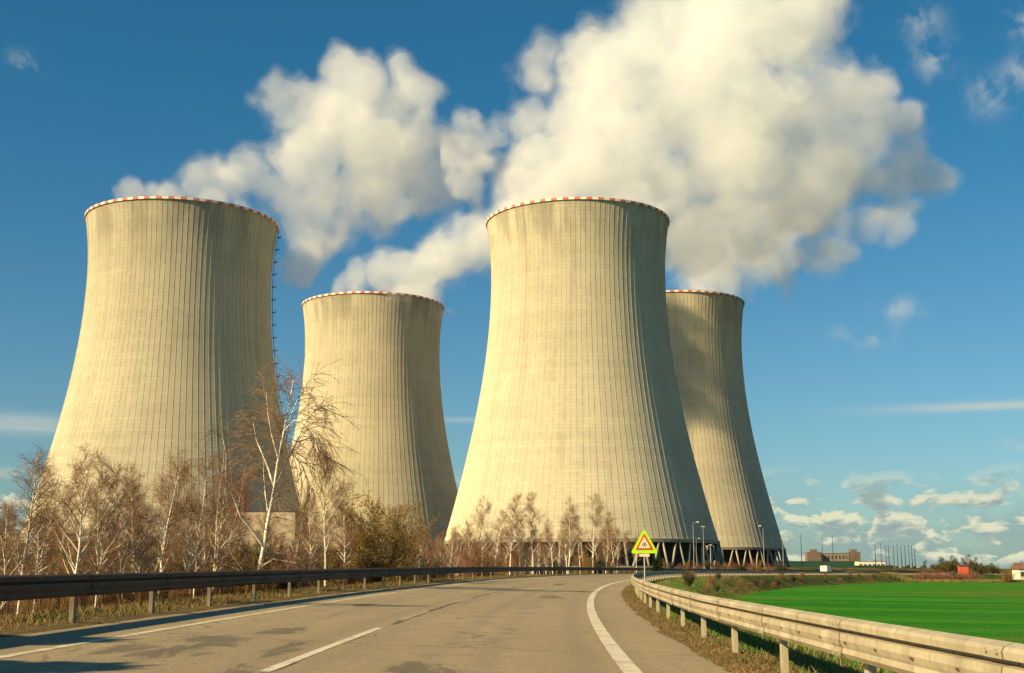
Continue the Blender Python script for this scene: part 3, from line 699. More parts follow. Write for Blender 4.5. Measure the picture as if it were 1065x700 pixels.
def rot_dir(axis, ang, rnd):
    axis = axis/np.linalg.norm(axis); o_ = np.cross(axis, [0.3, 0.2, 0.9]); o_ /= np.linalg.norm(o_); b_ = np.cross(axis, o_)
    ph = rnd.uniform(0, 2*math.pi); side = o_*math.cos(ph) + b_*math.sin(ph)
    return axis*math.cos(ang) + side*math.sin(ang)
def make_birch(seed, H=11.0, stems=1, lean=0.0, dense=1.15, limbs=34, low=0.30, droop=-0.01, spread=0.40, mats=('birch', 'twig'), tw=0.0052, name='birch_tree', rt=0.010):
    t = Tree(seed); r = t.r; root = empty(name)
    for st in range(stems):
        h = H*(1 if st == 0 else r.uniform(0.75, 0.95)); la = r.uniform(0, 6.28)
        dr = np.array([math.cos(la)*(0.10*(stems > 1) + 0.03) + lean, math.sin(la)*(0.10*(stems > 1) + 0.03), 1.0])
        nt_ = 16
        tr = t.chain(np.array([0.15*math.cos(la)*(stems > 1), 0.15*math.sin(la)*(stems > 1), -0.4]), dr, h, rt*H*(1 if stems == 1 else 0.7), 0.012, nt_, 0.035, 0.02, t.big)
        for i in range(int(limbs*(1 if stems == 1 else 0.75))):
            u = low + (0.97 - low)*(i + r.uniform(0, 1))/limbs*(1 if stems == 1 else 1.33); u = min(u, 0.97)
            k = u*nt_; j = int(k); p = tr[j] + (tr[j+1] - tr[j])*(k-j); ax = tr[j+1]-tr[j]
            L = h*spread*(1.10 - u)**0.85*min(1.0, 0.55 + (u-low)*1.6)*r.uniform(0.6, 1.25)
            d0 = rot_dir(ax, R(r.uniform(28, 50)), r)
            rb = 0.004*H*(1.15-u) + 0.010
            nb_ = 6
            br = t.chain(p, d0, L, rb, 0.008, nb_, 0.08, 0.02, t.big if rb > 0.034 else t.small)
            ns = int((6 + L*4.0)*dense)
            for m in range(ns):
                v = 0.18 + 0.82*(m + r.uniform(0, 1))/ns; kk = min(v*nb_, nb_-0.01); jj = int(kk); p2 = br[jj] + (br[jj+1]-br[jj])*(kk-jj)
                L2 = L*0.42*(1.15 - v)*r.uniform(0.5, 1.2) + 0.25
                b2 = t.chain(p2, rot_dir(br[jj+1]-br[jj], R(r.uniform(28, 62)), r), L2, 0.0075, 0.005, 3, 0.06, 0.02, t.small)
                nt2 = int(r.uniform(3, 6)*dense)
                for m2 in range(nt2):
                    jj2 = r.randint(0, 3); p3 = b2[jj2] + (b2[jj2+1]-b2[jj2])*r.uniform(0, 1)
                    t.chain(p3, rot_dir(b2[jj2+1]-b2[jj2], R(r.uniform(22, 65)), r), r.uniform(0.25, 0.7)*H/11, tw, tw*0.55, 2, 0.07, droop, t.small)
    t.meshes(('trunk', 'crown'), (M[mats[0]], M[mats[1]]), root)
    return root
def make_bush(seed, H=3.0, stems=22, mats=('bark', 'twig_gold'), name='bare_bush', tw=0.010, leaves=0, wide=0.55):
    t = Tree(seed); r = t.r; root = empty(name); LP = []
    for i in range(stems):
        a_ = r.uniform(0, 6.28); tl = r.uniform(0.05, wide); h = H*r.uniform(0.55, 1.05)
        br = t.chain(np.array([0.25*math.cos(a_), 0.25*math.sin(a_), -0.3]), np.array([math.cos(a_)*tl, math.sin(a_)*tl, 1.0]), h, 0.022, 0.008, 6, 0.09, 0.03, t.small if i % 3 else t.big)
        for m in range(10):
            j = r.randint(1, 6); p = br[j] + (br[min(j+1, 6)] - br[j])*r.uniform(0, 1)
            b2 = t.chain(p, rot_dir(br[j]-br[j-1], R(r.uniform(20, 55)), r), h*r.uniform(0.12, 0.32), 0.011, 0.007, 3, 0.12, 0.04, t.small)
            for m2 in range(4):
                j2 = r.randint(0, 3); t.chain(b2[j2], rot_dir(b2[j2+1]-b2[j2], R(r.uniform(20, 60)), r), r.uniform(0.2, 0.55), tw, tw*0.6, 2, 0.1, 0.0, t.small)
                for _ in range(leaves): LP.append(b2[j2] + r.normal(0, 0.16, 3))
    t.meshes(('stems', 'twigs'), (M[mats[0]], M[mats[1]]), root)
    if LP: leaf_cloud('leaves', np.array(LP), 0.048, M['leaf'], root, r)
    return root
def leaf_cloud(name, P, size, mat, root, r):
    n_ = len(P); a_ = r.normal(0, 1, (n_, 3)); a_ /= np.linalg.norm(a_, axis=1, keepdims=True); b_ = np.cross(a_, r.normal(0, 1, (n_, 3))); b_ /= np.linalg.norm(b_, axis=1, keepdims=True)
    s_ = size*r.uniform(0.6, 1.4, (n_, 1)); V = np.stack([P - a_*s_, P + b_*s_*0.55, P + a_*s_, P - b_*s_*0.55], 1).reshape(-1, 3)
    return mesh_np(name, V, np.arange(n_*4).reshape(n_, 4), mat, root)
def make_conifer(seed, H=6.0):
    r = np.random.RandomState(seed); root = empty('spruce_tree'); m_ = MB(); m_.tube([(0, 0, -0.4), (0, 0, H*0.98)], [0.11, 0.015], 6); m_.build('trunk', M['bark'], root)
    P = []
    for i in range(70):
        u = (i + r.uniform(0, 1))/70; z = H*(0.08 + 0.92*u); L = H*0.24*(1 - u)**0.9 + 0.06
        a_ = r.uniform(0, 6.28)
        for v in np.linspace(0.1, 1, 9):
            c = np.array([math.cos(a_)*L*v, math.sin(a_)*L*v, z - 0.25*L*v])
            P.append(c + r.normal(0, 0.10*(1.2-v) + 0.03, (9, 3)))
    leaf_cloud('crown', np.concatenate(P), 0.13, M['needle'], root, r)
    return root
def gz(x, y): return float(zground(x, y)) 

def place(proto, used, px, yy, rz, sc_, label, group, z=None):
    x = X_at(px, yy); zz = gz(x, yy) if z is None else z
    if not used:
        used.append(1); proto.location = (x, yy, zz); proto.rotation_euler.z = rz; proto.scale = (sc_,)*3
        tag(proto, label, proto['category'], group); return proto
    return dup(proto, (x, yy, zz), rz, sc_, label, group)

birches = [make_birch(11, 11, 1, 0.03), make_birch(12, 11, 2, 0.0), make_birch(13, 11, 1, -0.02, limbs=34, spread=0.34), make_birch(14, 11, 3, 0.0, spread=0.32),
           make_birch(15, 11, 1, 0.05, limbs=30, spread=0.42), make_birch(16, 11, 1, 0.0, mats=('birch', 'twig_red'), limbs=36, spread=0.30, low=0.3)]
darks = [make_birch(21, 10, 2, 0.0, mats=('bark', 'twig_red'), name='bare_tree', dense=1.15), make_birch(22, 10, 1, 0.0, mats=('bark', 'twig'), name='bare_tree', dense=1.2, limbs=34)]
def make_hero():
    """the tall white birch: forked limbs laid out by hand, twigs grown on them (metres, x right, z up)"""
    t = Tree(31); r = t.r; root = empty('birch_tree'); q = 0.0385
    def P(l, y0=0.0, dy=0.0): return [np.array([(a_-262)*q, y0 + dy*i_, (628-b_)*q]) for i_, (a_, b_) in enumerate(l)]
    L_ = [(P([(262, 640), (263, 610), (268, 585), (272, 560), (275, 535), (280, 505), (283, 475), (288, 445), (293, 415), (297, 386)]), 0.13, 0.02),
          (P([(273, 562), (262, 545), (250, 530), (242, 508), (236, 490), (237, 470), (234, 450)], 0, -0.25), 0.06, 0.012),
          (P([(281, 502), (273, 480), (264, 462), (257, 448), (252, 430)], 0, 0.2), 0.05, 0.012),
          (P([(282, 495), (292, 472), (300, 452), (307, 432), (316, 416), (326, 412)], 0, 0.2), 0.05, 0.012),
          (P([(284, 470), (277, 445), (273, 422), (272, 402)], 0, -0.2), 0.04, 0.01),
          (P([(283, 480), (291, 450), (294, 425), (303, 400), (312, 388)], 0, 0.1), 0.04, 0.01),
          (P([(276, 530), (270, 505), (266, 485), (264, 462)], 0, 0.3), 0.035, 0.01),
          (P([(266, 596), (250, 584), (232, 576), (218, 566)], 0, -0.2), 0.035, 0.01),
          (P([(254, 587), (240, 570), (228, 552), (220, 538)], 0, 0.2), 0.03, 0.01),
          (P([(269, 580), (284, 572), (296, 574), (308, 576)], 0, -0.2), 0.03, 0.01),
          (P([(272, 566), (288, 566), (300, 574), (306, 590)], 0, 0.3), 0.03, 0.01),
          (P([(289, 440), (300, 430), (312, 432), (322, 445), (328, 465)], 0, -0.2), 0.03, 0.01),
          (P([(300, 452), (314, 446), (326, 456), (334, 476)], 0.4, 0.2), 0.03, 0.01),
          (P([(287, 455), (296, 462), (308, 478), (314, 500)], 0, 0.3), 0.025, 0.01)]
    for li, (pts, r0, r1) in enumerate(L_):
        n_ = len(pts) - 1
        for i_ in range(n_): t.big.append((pts[i_], pts[i_+1], 1.05*(r0 + (r1-r0)*(i_/n_)**0.7), 1.05*(r0 + (r1-r0)*((i_+1)/n_)**0.7)))
        tot = 34 if li == 0 else 13
        for m in range(tot):
            v = (0.35 if li == 0 else 0.25) + (0.65 if li == 0 else 0.75)*(m + r.uniform(0, 1))/tot; kk = min(v*n_, n_-0.01); j_ = int(kk); p = pts[j_] + (pts[j_+1]-pts[j_])*(kk-j_)
            b2 = t.chain(p, rot_dir(pts[j_+1]-pts[j_], R(r.uniform(25, 60)), r), r.uniform(0.7, 1.7)*(1.25-v*0.5), 0.014, 0.007, 5, 0.07, -0.05, t.small)
            for m2 in range(5):
                j2 = r.randint(0, 5); b3 = t.chain(b2[j2] + (b2[j2+1]-b2[j2])*r.uniform(0, 1), rot_dir(b2[j2+1]-b2[j2], R(r.uniform(15, 45)), r), r.uniform(0.5, 1.2), 0.0075, 0.005, 4, 0.05, -0.20, t.small)
                for m3 in range(2): j3 = r.randint(1, 4); t.chain(b3[j3], rot_dir(b3[j3]-b3[j3-1], R(r.uniform(10, 35)), r), r.uniform(0.3, 0.6), 0.006, 0.004, 2, 0.04, -0.22, t.small)
    t.meshes(('trunk', 'crown'), (M['birch'], M['twig']), root)
    return root
hero = make_hero()
bushes = [make_bush(41, 3.2), make_bush(42, 3.2, 40, ('bark', 'fartwig'), tw=0.014), make_bush(43, 3.0, 24, ('bark', 'twig_red')), make_bush(44, 2.6, 30, ('bark', 'twig_gold'), wide=0.8)]
willow = make_bush(45, 4.6, 30, ('bark', 'twig_gold'), 'green_tinged_bush', leaves=3, wide=0.42)
spruce = make_conifer(51)
for o_ in birches + [hero]: o_['category'] = 'birch tree'
for o_ in darks: o_['category'] = 'bare tree'
for o_ in bushes: o_['category'] = 'bush'
willow['category'] = 'bush'; spruce['category'] = 'spruce tree'
U = {id(o_): [] for o_ in birches + darks + bushes + [hero, willow, spruce]}
rnd = random.Random(7)
def hs(py, yy, x): return Z_at(py, yy) - gz(x, yy)
# front row: (px, top row, distance, kind)
front = [(-8, 465, 32, 1), (18, 470, 33, 2), (34, 478, 38, 1), (52, 500, 46, 5), (76, 470, 36, 4), (97, 474, 38, 3), (118, 492, 50, 5), (133, 478, 39, 1), (148, 482, 44, 3), (163, 478, 41, 2), (178, 474, 52, 4), (200, 470, 42, 1), (215, 474, 47, 3), (228, 486, 60, 5), (246, 500, 64, 5),
         (303, 520, 62, 2), (320, 512, 56, 1), (338, 468, 50, 4), (358, 500, 64, 2), (372, 520, 76, 5), (420, 552, 84, 3), (440, 556, 92, 5), (462, 545, 100, 1), (474, 550, 110, 2), (486, 542, 104, 0), (500, 520, 104, 4), (514, 532, 120, 2), (530, 514, 100, 0), (543, 530, 120, 3), (555, 512, 104, 5), (575, 540, 118, 2), (590, 518, 112, 3),
         (604, 536, 128, 5), (617, 514, 112, 2), (630, 540, 125, 0), (641, 530, 132, 1), (650, 552, 130, 5), (662, 556, 140, 4)]
for i, (px, ty, yy, k) in enumerate(front):
    while sd_of(X_at(px, yy), yy)[1] > -10.0 and yy < 230: yy += 2
    pr = birches[k]; x = X_at(px, yy); h = hs(ty, yy, x)*1.03
    two = {1: 'twin-stemmed', 3: 'several-stemmed', 0: 'slender', 2: 'slim straight', 4: 'open-crowned', 5: 'reddish-twigged'}[k]
    place(pr, U[id(pr)], px, yy, rnd.uniform(0, 6.28), h/11.0, f'{two} bare birch, {ordw(i)} from the left in the front row, the tallest uncounted', 'birches in the row behind the left guardrail')
pr = hero; place(pr, U[id(pr)], 262, 50, 0.0, 1.0, 'tallest bare birch with white forked trunk and drooping twigs, over the left guardrail', None)
# grove behind
i = 0
for row, (y0, y1, cnt, p0, p1, t0_, t1_) in enumerate([(62, 90, 26, -10, 480, 518, 552), (95, 130, 34, 0, 560, 540, 565), (125, 190, 60, 360, 690, 545, 570)]):
    for q_ in range(cnt):
        px = p0 + (p1-p0)*(q_ + rnd.random())/cnt; yy = rnd.uniform(y0, y1); ty = rnd.uniform(t0_, t1_); x = X_at(px, yy); h = hs(ty, yy, x)
        if sd_of(x, yy)[1] > -11: continue
        pr = rnd.choice(darks + birches[:3] + [birches[5]])
        bk = pr in darks
        place(pr, U[id(pr)], px, yy, rnd.uniform(0, 6.28), h/(10.0 if bk else 11.0), 'brown bare tree deep in the grove, behind the front row of birches' if bk else 'thin bare birch deep in the grove, behind the front row of birches',
              'brown trees in the grove behind the left guardrail' if bk else 'birches in the grove behind the left guardrail')
# bushes filling the foot of the grove
for (y0, y1, cnt, p0, p1, t0_, t1_) in [(34, 44, 14, -15, 330, 585, 600), (42, 56, 30, -15, 330, 566, 588), (58, 78, 34, -10, 420, 558, 578), (80, 110, 22, 0, 520, 560, 576), (120, 190, 50, 380, 700, 568, 582)]:
    for q_ in range(cnt):
        px = p0 + (p1-p0)*(q_ + rnd.random())/cnt; yy = rnd.uniform(y0, y1); x = X_at(px, yy)
        if sd_of(x, yy)[1] > -10: continue
        h = max(1.0, hs(rnd.uniform(t0_, t1_), yy, x)); b_ = rnd.choice(range(4)); pr = bushes[b_]
        colr = ['golden-brown', 'dark brown', 'reddish', 'spreading golden'][b_]
        place(pr, U[id(pr)], px, yy, rnd.uniform(0, 6.28), h/3.1, f'{colr} leafless bush among the tree trunks behind the left guardrail', f'{colr} bushes at the foot of the grove')
for q_ in range(34):
    px = -10 + q_*13.0 + rnd.uniform(-5, 5); yy = rnd.uniform(43, 60) + max(0, px-200)*0.10; x = X_at(px, yy)
    if sd_of(x, yy)[1] > -10.5: continue
    pr = bushes[1]; place(pr, U[id(pr)], px, yy, rnd.uniform(0, 6.28), hs(rnd.uniform(564, 580), yy, x)/3.1, 'dark brown leafless bush among the tree trunks behind the left guardrail', 'dark brown bushes at the foot of the grove')
for j, (px, ty, yy, lb) in enumerate([(385, 518, 66, 'large yellow-green bush, left one of the pair in front of the second tower'), (412, 524, 72, 'large yellow-green bush, right one of the pair in front of the second tower'),
                         (345, 570, 62, 'low yellow-green bush left of the big pair behind the left guardrail')]):
    place(willow, U[id(willow)], px, yy, rnd.uniform(0, 6), hs(ty, yy, X_at(px, yy))/4.4, lb, None)
for px, ty, yy, lb in [(686, 572, 180, 'dark green spruce just right of the yellow warning sign'), (681, 578, 172, 'lower dark spruce right behind the warning sign post'), (160, 588, 50, 'small dark spruce low among the birch trunks behind the left guardrail')]:
    place(spruce, U[id(spruce)], px, yy, rnd.uniform(0, 6), hs(ty, yy, X_at(px, yy))/6.0, lb, None)
# bushes in front of the two right-hand towers
for j, px in enumerate([690, 699, 708, 716, 726, 736, 745, 753, 762, 771, 781, 790, 800, 812]):
    yy = 262 + 3*(j % 4); x = X_at(px, yy); pr = bushes[[2, 1, 2, 0][j % 4]]
    place(pr, U[id(pr)], px, yy, rnd.uniform(0, 6), max(1.2, hs(581 + (j*7) % 5, yy, x))/3.1, f'low reddish bush before the towers\' raking columns, {ordw(j)} from the left', 'bushes before the right-hand towers')

for j in range(26):
    s_ = 110 + j*9.5 + rnd.uniform(-3, 3); x, y = road_xy(s_, rnd.uniform(5.2, 8.5)); x, y = float(x), float(y); pr = bushes[[1, 2, 3][j % 3]]
    dup(pr, (x, y, gz(x, y)), rnd.uniform(0, 6), rnd.uniform(0.28, 0.5), 'low scrubby bush on the grass bank between the far road and the green field', 'scrub on the road bank')
# tree beside the road, out of frame on the left: its twigs reach into the picture and its shade falls across the road
for px_, xx, yy, sc_, lb in [(0, -13.4, 27.0, 0.78, 'birch standing just outside the left edge, its twig tips hanging into the sky')]:
    q = dup(birches[4], (xx, yy, gz(xx, yy)), 1.1, sc_, lb, 'roadside trees left of the picture')
for xx, yy, sc_, pr, lb in [(-14.5, 6.5, 1.35, spruce, 'spruce left of the picture beside the road, nearer one'), (-17.0, 9.5, 1.5, spruce, 'spruce left of the picture beside the road, farther one')]:
    dup(pr, (xx, yy, gz(xx, yy)), 0.5, (sc_*1.5, sc_*1.5, sc_), lb, 'roadside trees left of the picture')

# ------------------------------------------------------------------ grasses
def blades(name, XY, h, wdt, mat, seed, lean=0.5):
    r = np.random.RandomState(seed); n_ = len(XY); z = zground(XY[:, 0], XY[:, 1]); a_ = r.uniform(0, 6.28, n_); hh = h*r.uniform(0.35, 1.2, n_); ww = wdt*r.uniform(0.6, 1.3, n_)
    l1, l2 = r.normal(0, lean, n_)*hh, r.normal(0, lean, n_)*hh
    p = np.stack([XY[:, 0], XY[:, 1], z - 0.02], -1); side = np.stack([np.cos(a_)*ww, np.sin(a_)*ww, 0*a_], -1); tip = p + np.stack([l1, l2, hh], -1); mid = p + np.stack([l1*0.35, l2*0.35, hh*0.55], -1)
    V = np.stack([p - side, p + side, mid + side*0.7, mid - side*0.7, tip], 1).reshape(-1, 3); b_ = (np.arange(n_)*5)[:, None]
    return tag(mesh_np(name, V, [b_ + np.array([[0, 1, 2, 3]]), b_ + np.array([[3, 2, 4]])], mat), kind='stuff')
def clumped(r, n_, s0, s1, d0, d1, pw=1.6, cl=0.5, k=9):
    nc = n_//k; s = s0 + (s1-s0)*r.uniform(0, 1, nc)**pw; d_ = r.uniform(d0, d1, nc); s = np.repeat(s, k) + r.normal(0, cl*0.3, nc*k); d_ = np.repeat(d_, k) + r.normal(0, cl*0.3, nc*k)
    x, y = road_xy(s, d_); return np.stack([x, y], -1)
r = np.random.RandomState(5)
blades('verge_grass', clumped(r, 40000, 8, 110, 2.6, 4.4, 1.8, 0.35), 0.08, 0.007, M['brownlitter'], 1, 1.1)
blades('bank_grass', clumped(r, 60000, 6, 200, 3.6, 9.5, 1.8, 0.7), 0.17, 0.010, M['drygrass'], 2)
blades('bank_green_grass', clumped(r, 50000, 6, 160, 3.4, 9.8, 1.8, 0.9), 0.15, 0.010, M['greengrass'], 3)
blades('field_crop_blades', clumped(r, 160000, 6, 130, 9.0, 50, 1.4, 1.0), 0.14, 0.011, M['greengrass'], 4)
blades('left_verge_grass', clumped(r, 60000, 12, 120, -12, -7.6, 1.6, 0.6), 0.13, 0.008, M['brownlitter'], 6)
blades('woodland_weeds', clumped(r, 60000, 22, 190, -40, -10.5, 1.2, 1.2), 1.0, 0.014, M['reed'], 7, 0.25)

# ------------------------------------------------------------------ warning sign
def sign():
    sy = 60.0; sx = X_at(670, sy, 2.7); gzz = gz(sx, sy); root = empty('warning_sign', (sx, sy, gzz))
    def z(py): return Z_at(py, sy) - gzz
    m_ = MB(); m_.tube([(0, 0.05, -0.4), (0, 0.05, z(552))], 0.035, 8); m_.build('post', M['galvpost'], root)
    def tri(name, wd, zb_, zt_, y, mat, rc, th=0.012, parent=root):
        pts = []
        C_ = [(-wd/2, zb_), (wd/2, zb_), (0, zt_)]
        for i in range(3):
            a_, c_, e_ = np.array(C_[i-1]), np.array(C_[i]), np.array(C_[(i+1) % 3])
            u1 = (a_-c_)/np.linalg.norm(a_-c_); u2 = (e_-c_)/np.linalg.norm(e_-c_)
            for t_ in np.linspace(0, 1, 5): 
                pts.append(tuple((c_ + u1*rc*(1-t_) + u2*rc*t_)*1.0 + (u1+u2)*(-0.25*rc*4*t_*(1-t_)*0.5)))
        n_ = len(pts); V = [(x_, y, z_) for x_, z_ in pts] + [(x_, y+th, z_) for x_, z_ in pts]
        m_ = MB(); m_.add(V, [tuple(range(n_)), tuple(range(n_, 2*n_))[::-1]] + [(i, n_+i, n_+(i+1) % n_, (i+1) % n_) for i in range(n_)]); return m_.build(name, mat, parent)
    zb_, zt_ = z(575.5), z(549.5); wd = 28*sy/F*1.01
    back = tri('fluorescent_backing', wd, zb_, zt_, -0.005, M['fluo'], 0.10)
    h_ = zt_ - zb_; sw = wd*0.66; zb2 = zb_ + h_*0.14; zt2 = zb2 + h_*0.66
    tri('red_border', sw, zb2, zt2, -0.022, M['signred'], 0.05, parent=back)
    tri('white_face', sw*0.68, zb2 + h_*0.60*0.11, zt2 - h_*0.60*0.22, -0.034, M['signwhite'], 0.03, parent=back)
    # black symbol: cluster of small marks, like a skid/crossing pictogram
    m_ = MB(); cz = zb2 + h_*0.6*0.33
    for dx, dz_, sx_, sz_ in ((-0.085, 0.0, 0.05, 0.055), (0.085, 0.0, 0.05, 0.055), (0.0, -0.005, 0.055, 0.06), (-0.04, 0.085, 0.05, 0.05), (0.045, 0.085, 0.05, 0.05), (0, 0.05, 0.03, 0.04), (-0.05, -0.06, 0.05, 0.03), (0.05, -0.06, 0.05, 0.03)):
        m_.box((dx, -0.040, cz + dz_), (sx_, 0.006, sz_), taper=0.8)
    m_.build('symbol', M['signblack'], back)
    m_ = MB(); m_.box((0, 0.0, zb_ - 0.09), (0.48, 0.012, 0.13)); m_.build('plate', M['signwhite'], root)
    tag(root, 'triangular warning sign on fluorescent yellow backing, on a post behind the right guardrail', 'road sign')
M['galvpost'] = simple('post_steel', (0.50, 0.46, 0.38), (0.36, 0.32, 0.26), 3, 0.5, 0.4, 0.2)
M['fluo'] = simple('fluorescent_yellow', (0.46, 0.74, 0.01), (0.42, 0.68, 0.01), 3, 0.5)
M['signred'] = simple('sign_red', (0.55, 0.07, 0.03), (0.50, 0.06, 0.03), 3, 0.5)
M['signwhite'] = simple('sign_white', (0.80, 0.60, 0.42), (0.72, 0.54, 0.38), 3, 0.5)
M['signblack'] = simple('sign_black', (0.02, 0.02, 0.02), (0.03, 0.03, 0.03), 3, 0.5)
sign()

# ------------------------------------------------------------------ lamps and masts
M['lamp'] = simple('lamp_glass', (0.85, 0.85, 0.8), (0.8, 0.8, 0.75), 3, 0.3)
def lamp(px, top, yy, label, arm=0.9, head=True, rr=0.05, group=None, mat='galvpost', name='street_lamp', cat='street lamp'):
    x = X_at(px, yy, 5); g0 = gz(x, yy); h = Z_at(top, yy) - g0; root = empty(name, (x, yy, g0)); m_ = MB()
    if head:
        m_.tube([(0, 0, -0.5), (0, 0, h*0.6), (0, 0, h-0.5), (arm*0.3, -0.1, h-0.1), (arm, -0.3, h)], [rr*1.5, rr*1.1, rr*0.8, rr*0.6, rr*0.5], 6); m_.build('pole', M[mat], root)
        m_ = MB(); m_.box((arm+0.2, -0.3, h+0.02), (0.6, 0.3, 0.16), taper=0.7); m_.build('lamp_head', M['lamp'], root)
    else:
        m_.tube([(0, 0, -0.5), (0, 0, h)], [rr*1.5, rr*0.6], 6); m_.build('pole', M[mat], root)
        m_ = MB(); m_.box((0, 0, h+0.05), (0.9, 0.35, 0.22), taper=0.7); m_.build('lamp_head', M['lamp'] if name == 'street_lamp' else M[mat], root)
    return tag(root, label, cat, group)
lamp(721.5, 543, 300, 'tall street lamp with white head in front of the central tower\'s raking columns')
lamp(724.5, 560, 420, 'lower street lamp close to the right of the tall one', arm=0.8)
lamp(732, 548, 292, 'bare pale mast right of the two lamps before the tower columns', head=False, rr=0.06, name='light_mast', cat='mast')
lamp(739, 567, 292, 'shortest pale mast between the two right-hand towers', head=False, rr=0.10, name='light_mast', cat='mast')
lamp(794.5, 547, 305, 'street lamp with arm reaching left before the far-right tower', arm=-1.0)
lamp(814.5, 560, 300, 'pale mast at the right foot of the far-right tower', head=False, rr=0.06, name='light_mast', cat='mast')
for j, (px, tp) in enumerate([(834, 556), (856, 561), (867, 557), (884, 571)]):
    lamp(px, tp, 900, f'thin grey mast beside the long brownish building, {ordw(j)} from the left', head=False, rr=0.22, name='light_mast', cat='mast', group='thin masts near the long brownish building', mat='galv_dark')
for j, (px, tp) in enumerate([(911, 567), (917, 565), (922, 568), (925, 568), (930, 567), (934, 566), (938, 569), (942, 568), (946, 567), (949, 568), (952, 570)]):
    lamp(px, tp, 860 + (j % 3)*22, f'thin dark mast in the cluster over the far trees, {ordw(j)} from the left', head=False, rr=0.20, name='light_mast', cat='mast', group='cluster of thin masts on the horizon', mat='galv_dark')

# ------------------------------------------------------------------ buildings and far things
M['plaster'] = simple('beige_plaster', (0.24, 0.20, 0.15), (0.19, 0.16, 0.12), 0.2)
M['hallwall'] = simple('hall_wall', (0.46, 0.37, 0.27), (0.38, 0.30, 0.21), 0.2)
M['plaster2'] = simple('brown_plaster', (0.16, 0.12, 0.09), (0.12, 0.09, 0.07), 0.2)
M['white_wall'] = simple('white_wall', (0.66, 0.62, 0.50), (0.55, 0.50, 0.40), 0.15)
M['glass'] = simple('window_glass', (0.035, 0.045, 0.05), (0.06, 0.07, 0.07), 1, 0.15, 0.6)
M['green_wall'] = simple('green_panels', (0.02, 0.075, 0.045), (0.015, 0.055, 0.035), 0.2, 0.6)
M['roofing'] = simple('roofing', (0.10, 0.085, 0.07), (0.07, 0.06, 0.05), 0.3)
M['redpanel'] = simple('red_panel', (0.62, 0.10, 0.06), (0.52, 0.09, 0.05), 0.3)
M['rubber'] = simple('rubber', (0.02, 0.02, 0.02), (0.03, 0.03, 0.03), 5)
M['carwhite'] = simple('white_car_paint', (0.6, 0.6, 0.56), (0.55, 0.54, 0.5), 1, 0.35, 0.5)
M['redroof'] = simple('brown_roof', (0.20, 0.10, 0.07), (0.15, 0.08, 0.05), 0.5)
def block(name, px0, px1, py0, yy, depth, label, cat, wall, floors=1, bays=6, base=None, roof='flat', group=None, win=True, rz=0.0):
    xc = X_at((px0+px1)/2, yy, 5); W = (px1-px0)/F*yy*math.cos(TH); g0 = gz(xc, yy) if base is None else base; H = Z_at(py0, yy) - g0
    root = empty(name, (xc, yy + depth/2, g0), rz); m_ = MB(); m_.box((0, 0, (H-1)/2), (W, depth, H+1)); wl = m_.build('wall', M[wall], root)
    if roof == 'flat':
        m_ = MB(); m_.box((0, 0, H+0.15), (W+0.5, depth+0.5, 0.3)); m_.build('roof', M['roofing'], root)
    else:
        m_ = MB(); e = 0.4; rh = W*0.0 + depth*0.35
        V = [(-W/2-e, -depth/2-e, H), (W/2+e, -depth/2-e, H), (W/2+e, depth/2+e, H), (-W/2-e, depth/2+e, H), (-W/2-e, 0, H+rh), (W/2+e, 0, H+rh)]
        m_.add(V, [(0, 1, 5, 4), (2, 3, 4, 5), (1, 2, 5), (3, 0, 4), (3, 2, 1, 0)]); m_.build('roof', M['redroof'], root)
    if win:
        fb = None
        for f in range(floors):
            for b_ in range(bays):
                if fb is None:
                    ww, wh = W/bays*0.55, (H/floors)*0.42
                    m_ = MB(); m_.box((0, 0, 0), (ww, 0.12, wh)); fb = m_.build('window', M['glass'], root); c = fb
                    m_ = MB(); m_.box((0, -0.04, -wh/2-0.08), (ww+0.2, 0.25, 0.12)); m_.build('sill', M['whitepaint'], fb)
                else:
                    c = fb.copy(); COL.objects.link(c)
                    for ch in fb.children: k_ = ch.copy(); COL.objects.link(k_); k_.parent = c
                c.location = (-W/2 + W/bays*(b_+0.5), -depth/2 - 0.03, H/floors*(f+0.55))
    return tag(root, label, cat, group)
# pale hall in front of the near-left tower, white office block at the very left
block('industrial_hall', 183, 306, 532, 418, 26, 'pale low hall in front of the leftmost tower, seen through the birches', 'hall', 'hallwall', 1, 1, base=1.5, win=False)
block('office_block', -40, 18, 552, 600, 18, 'white many-windowed office block at the left edge behind the trees', 'building', 'white_wall', 5, 14, base=2.0)
# long brownish building with darker end blocks
b1 = block('long_building', 841, 895, 575.5, 1150, 14, 'long brownish building with darker end blocks on the horizon', 'building', 'plaster', 2, 14, base=0.5)
for px0, px1, tp in ((841, 855, 574), (884, 896, 574)):
    xc = X_at((px0+px1)/2, 1142, 5) - b1.location.x; W = (px1-px0)/F*1142; m_ = MB(); H = Z_at(tp, 1142) - 0.5; m_.box((xc, -10.2, H/2), (W, 6, H)); m_.box((xc, -10.2, H+1.2), (W*0.5, 3, 2.4)); m_.build('end_block', M['plaster2'], b1)
block('green_hall', 815, 889, 584, 1000, 30, 'long dark green hall below the long brownish building', 'hall', 'green_wall', 1, 1, base=0.0, win=False)
block('green_fence', 889, 930, 588.5, 900, 3, 'dark green fence wall right of the long green hall', 'fence', 'green_wall', 1, 1, base=0.0, win=False)
block('small_building', 893, 921, 584, 1100, 14, 'small pale building right of the long brownish building', 'building', 'white_wall', 1, 6, base=0.0)
block('billboard_shed', 997, 1006.5, 588.5, 395, 1.2, 'red panel standing before the horizon trees at the right', 'billboard', 'redpanel', 1, 1, win=False).name = 'red_billboard'
block('shed', 980.5, 988, 596, 400, 4, 'small pale shed left of the red panel', 'shed', 'white_wall', 1, 1)
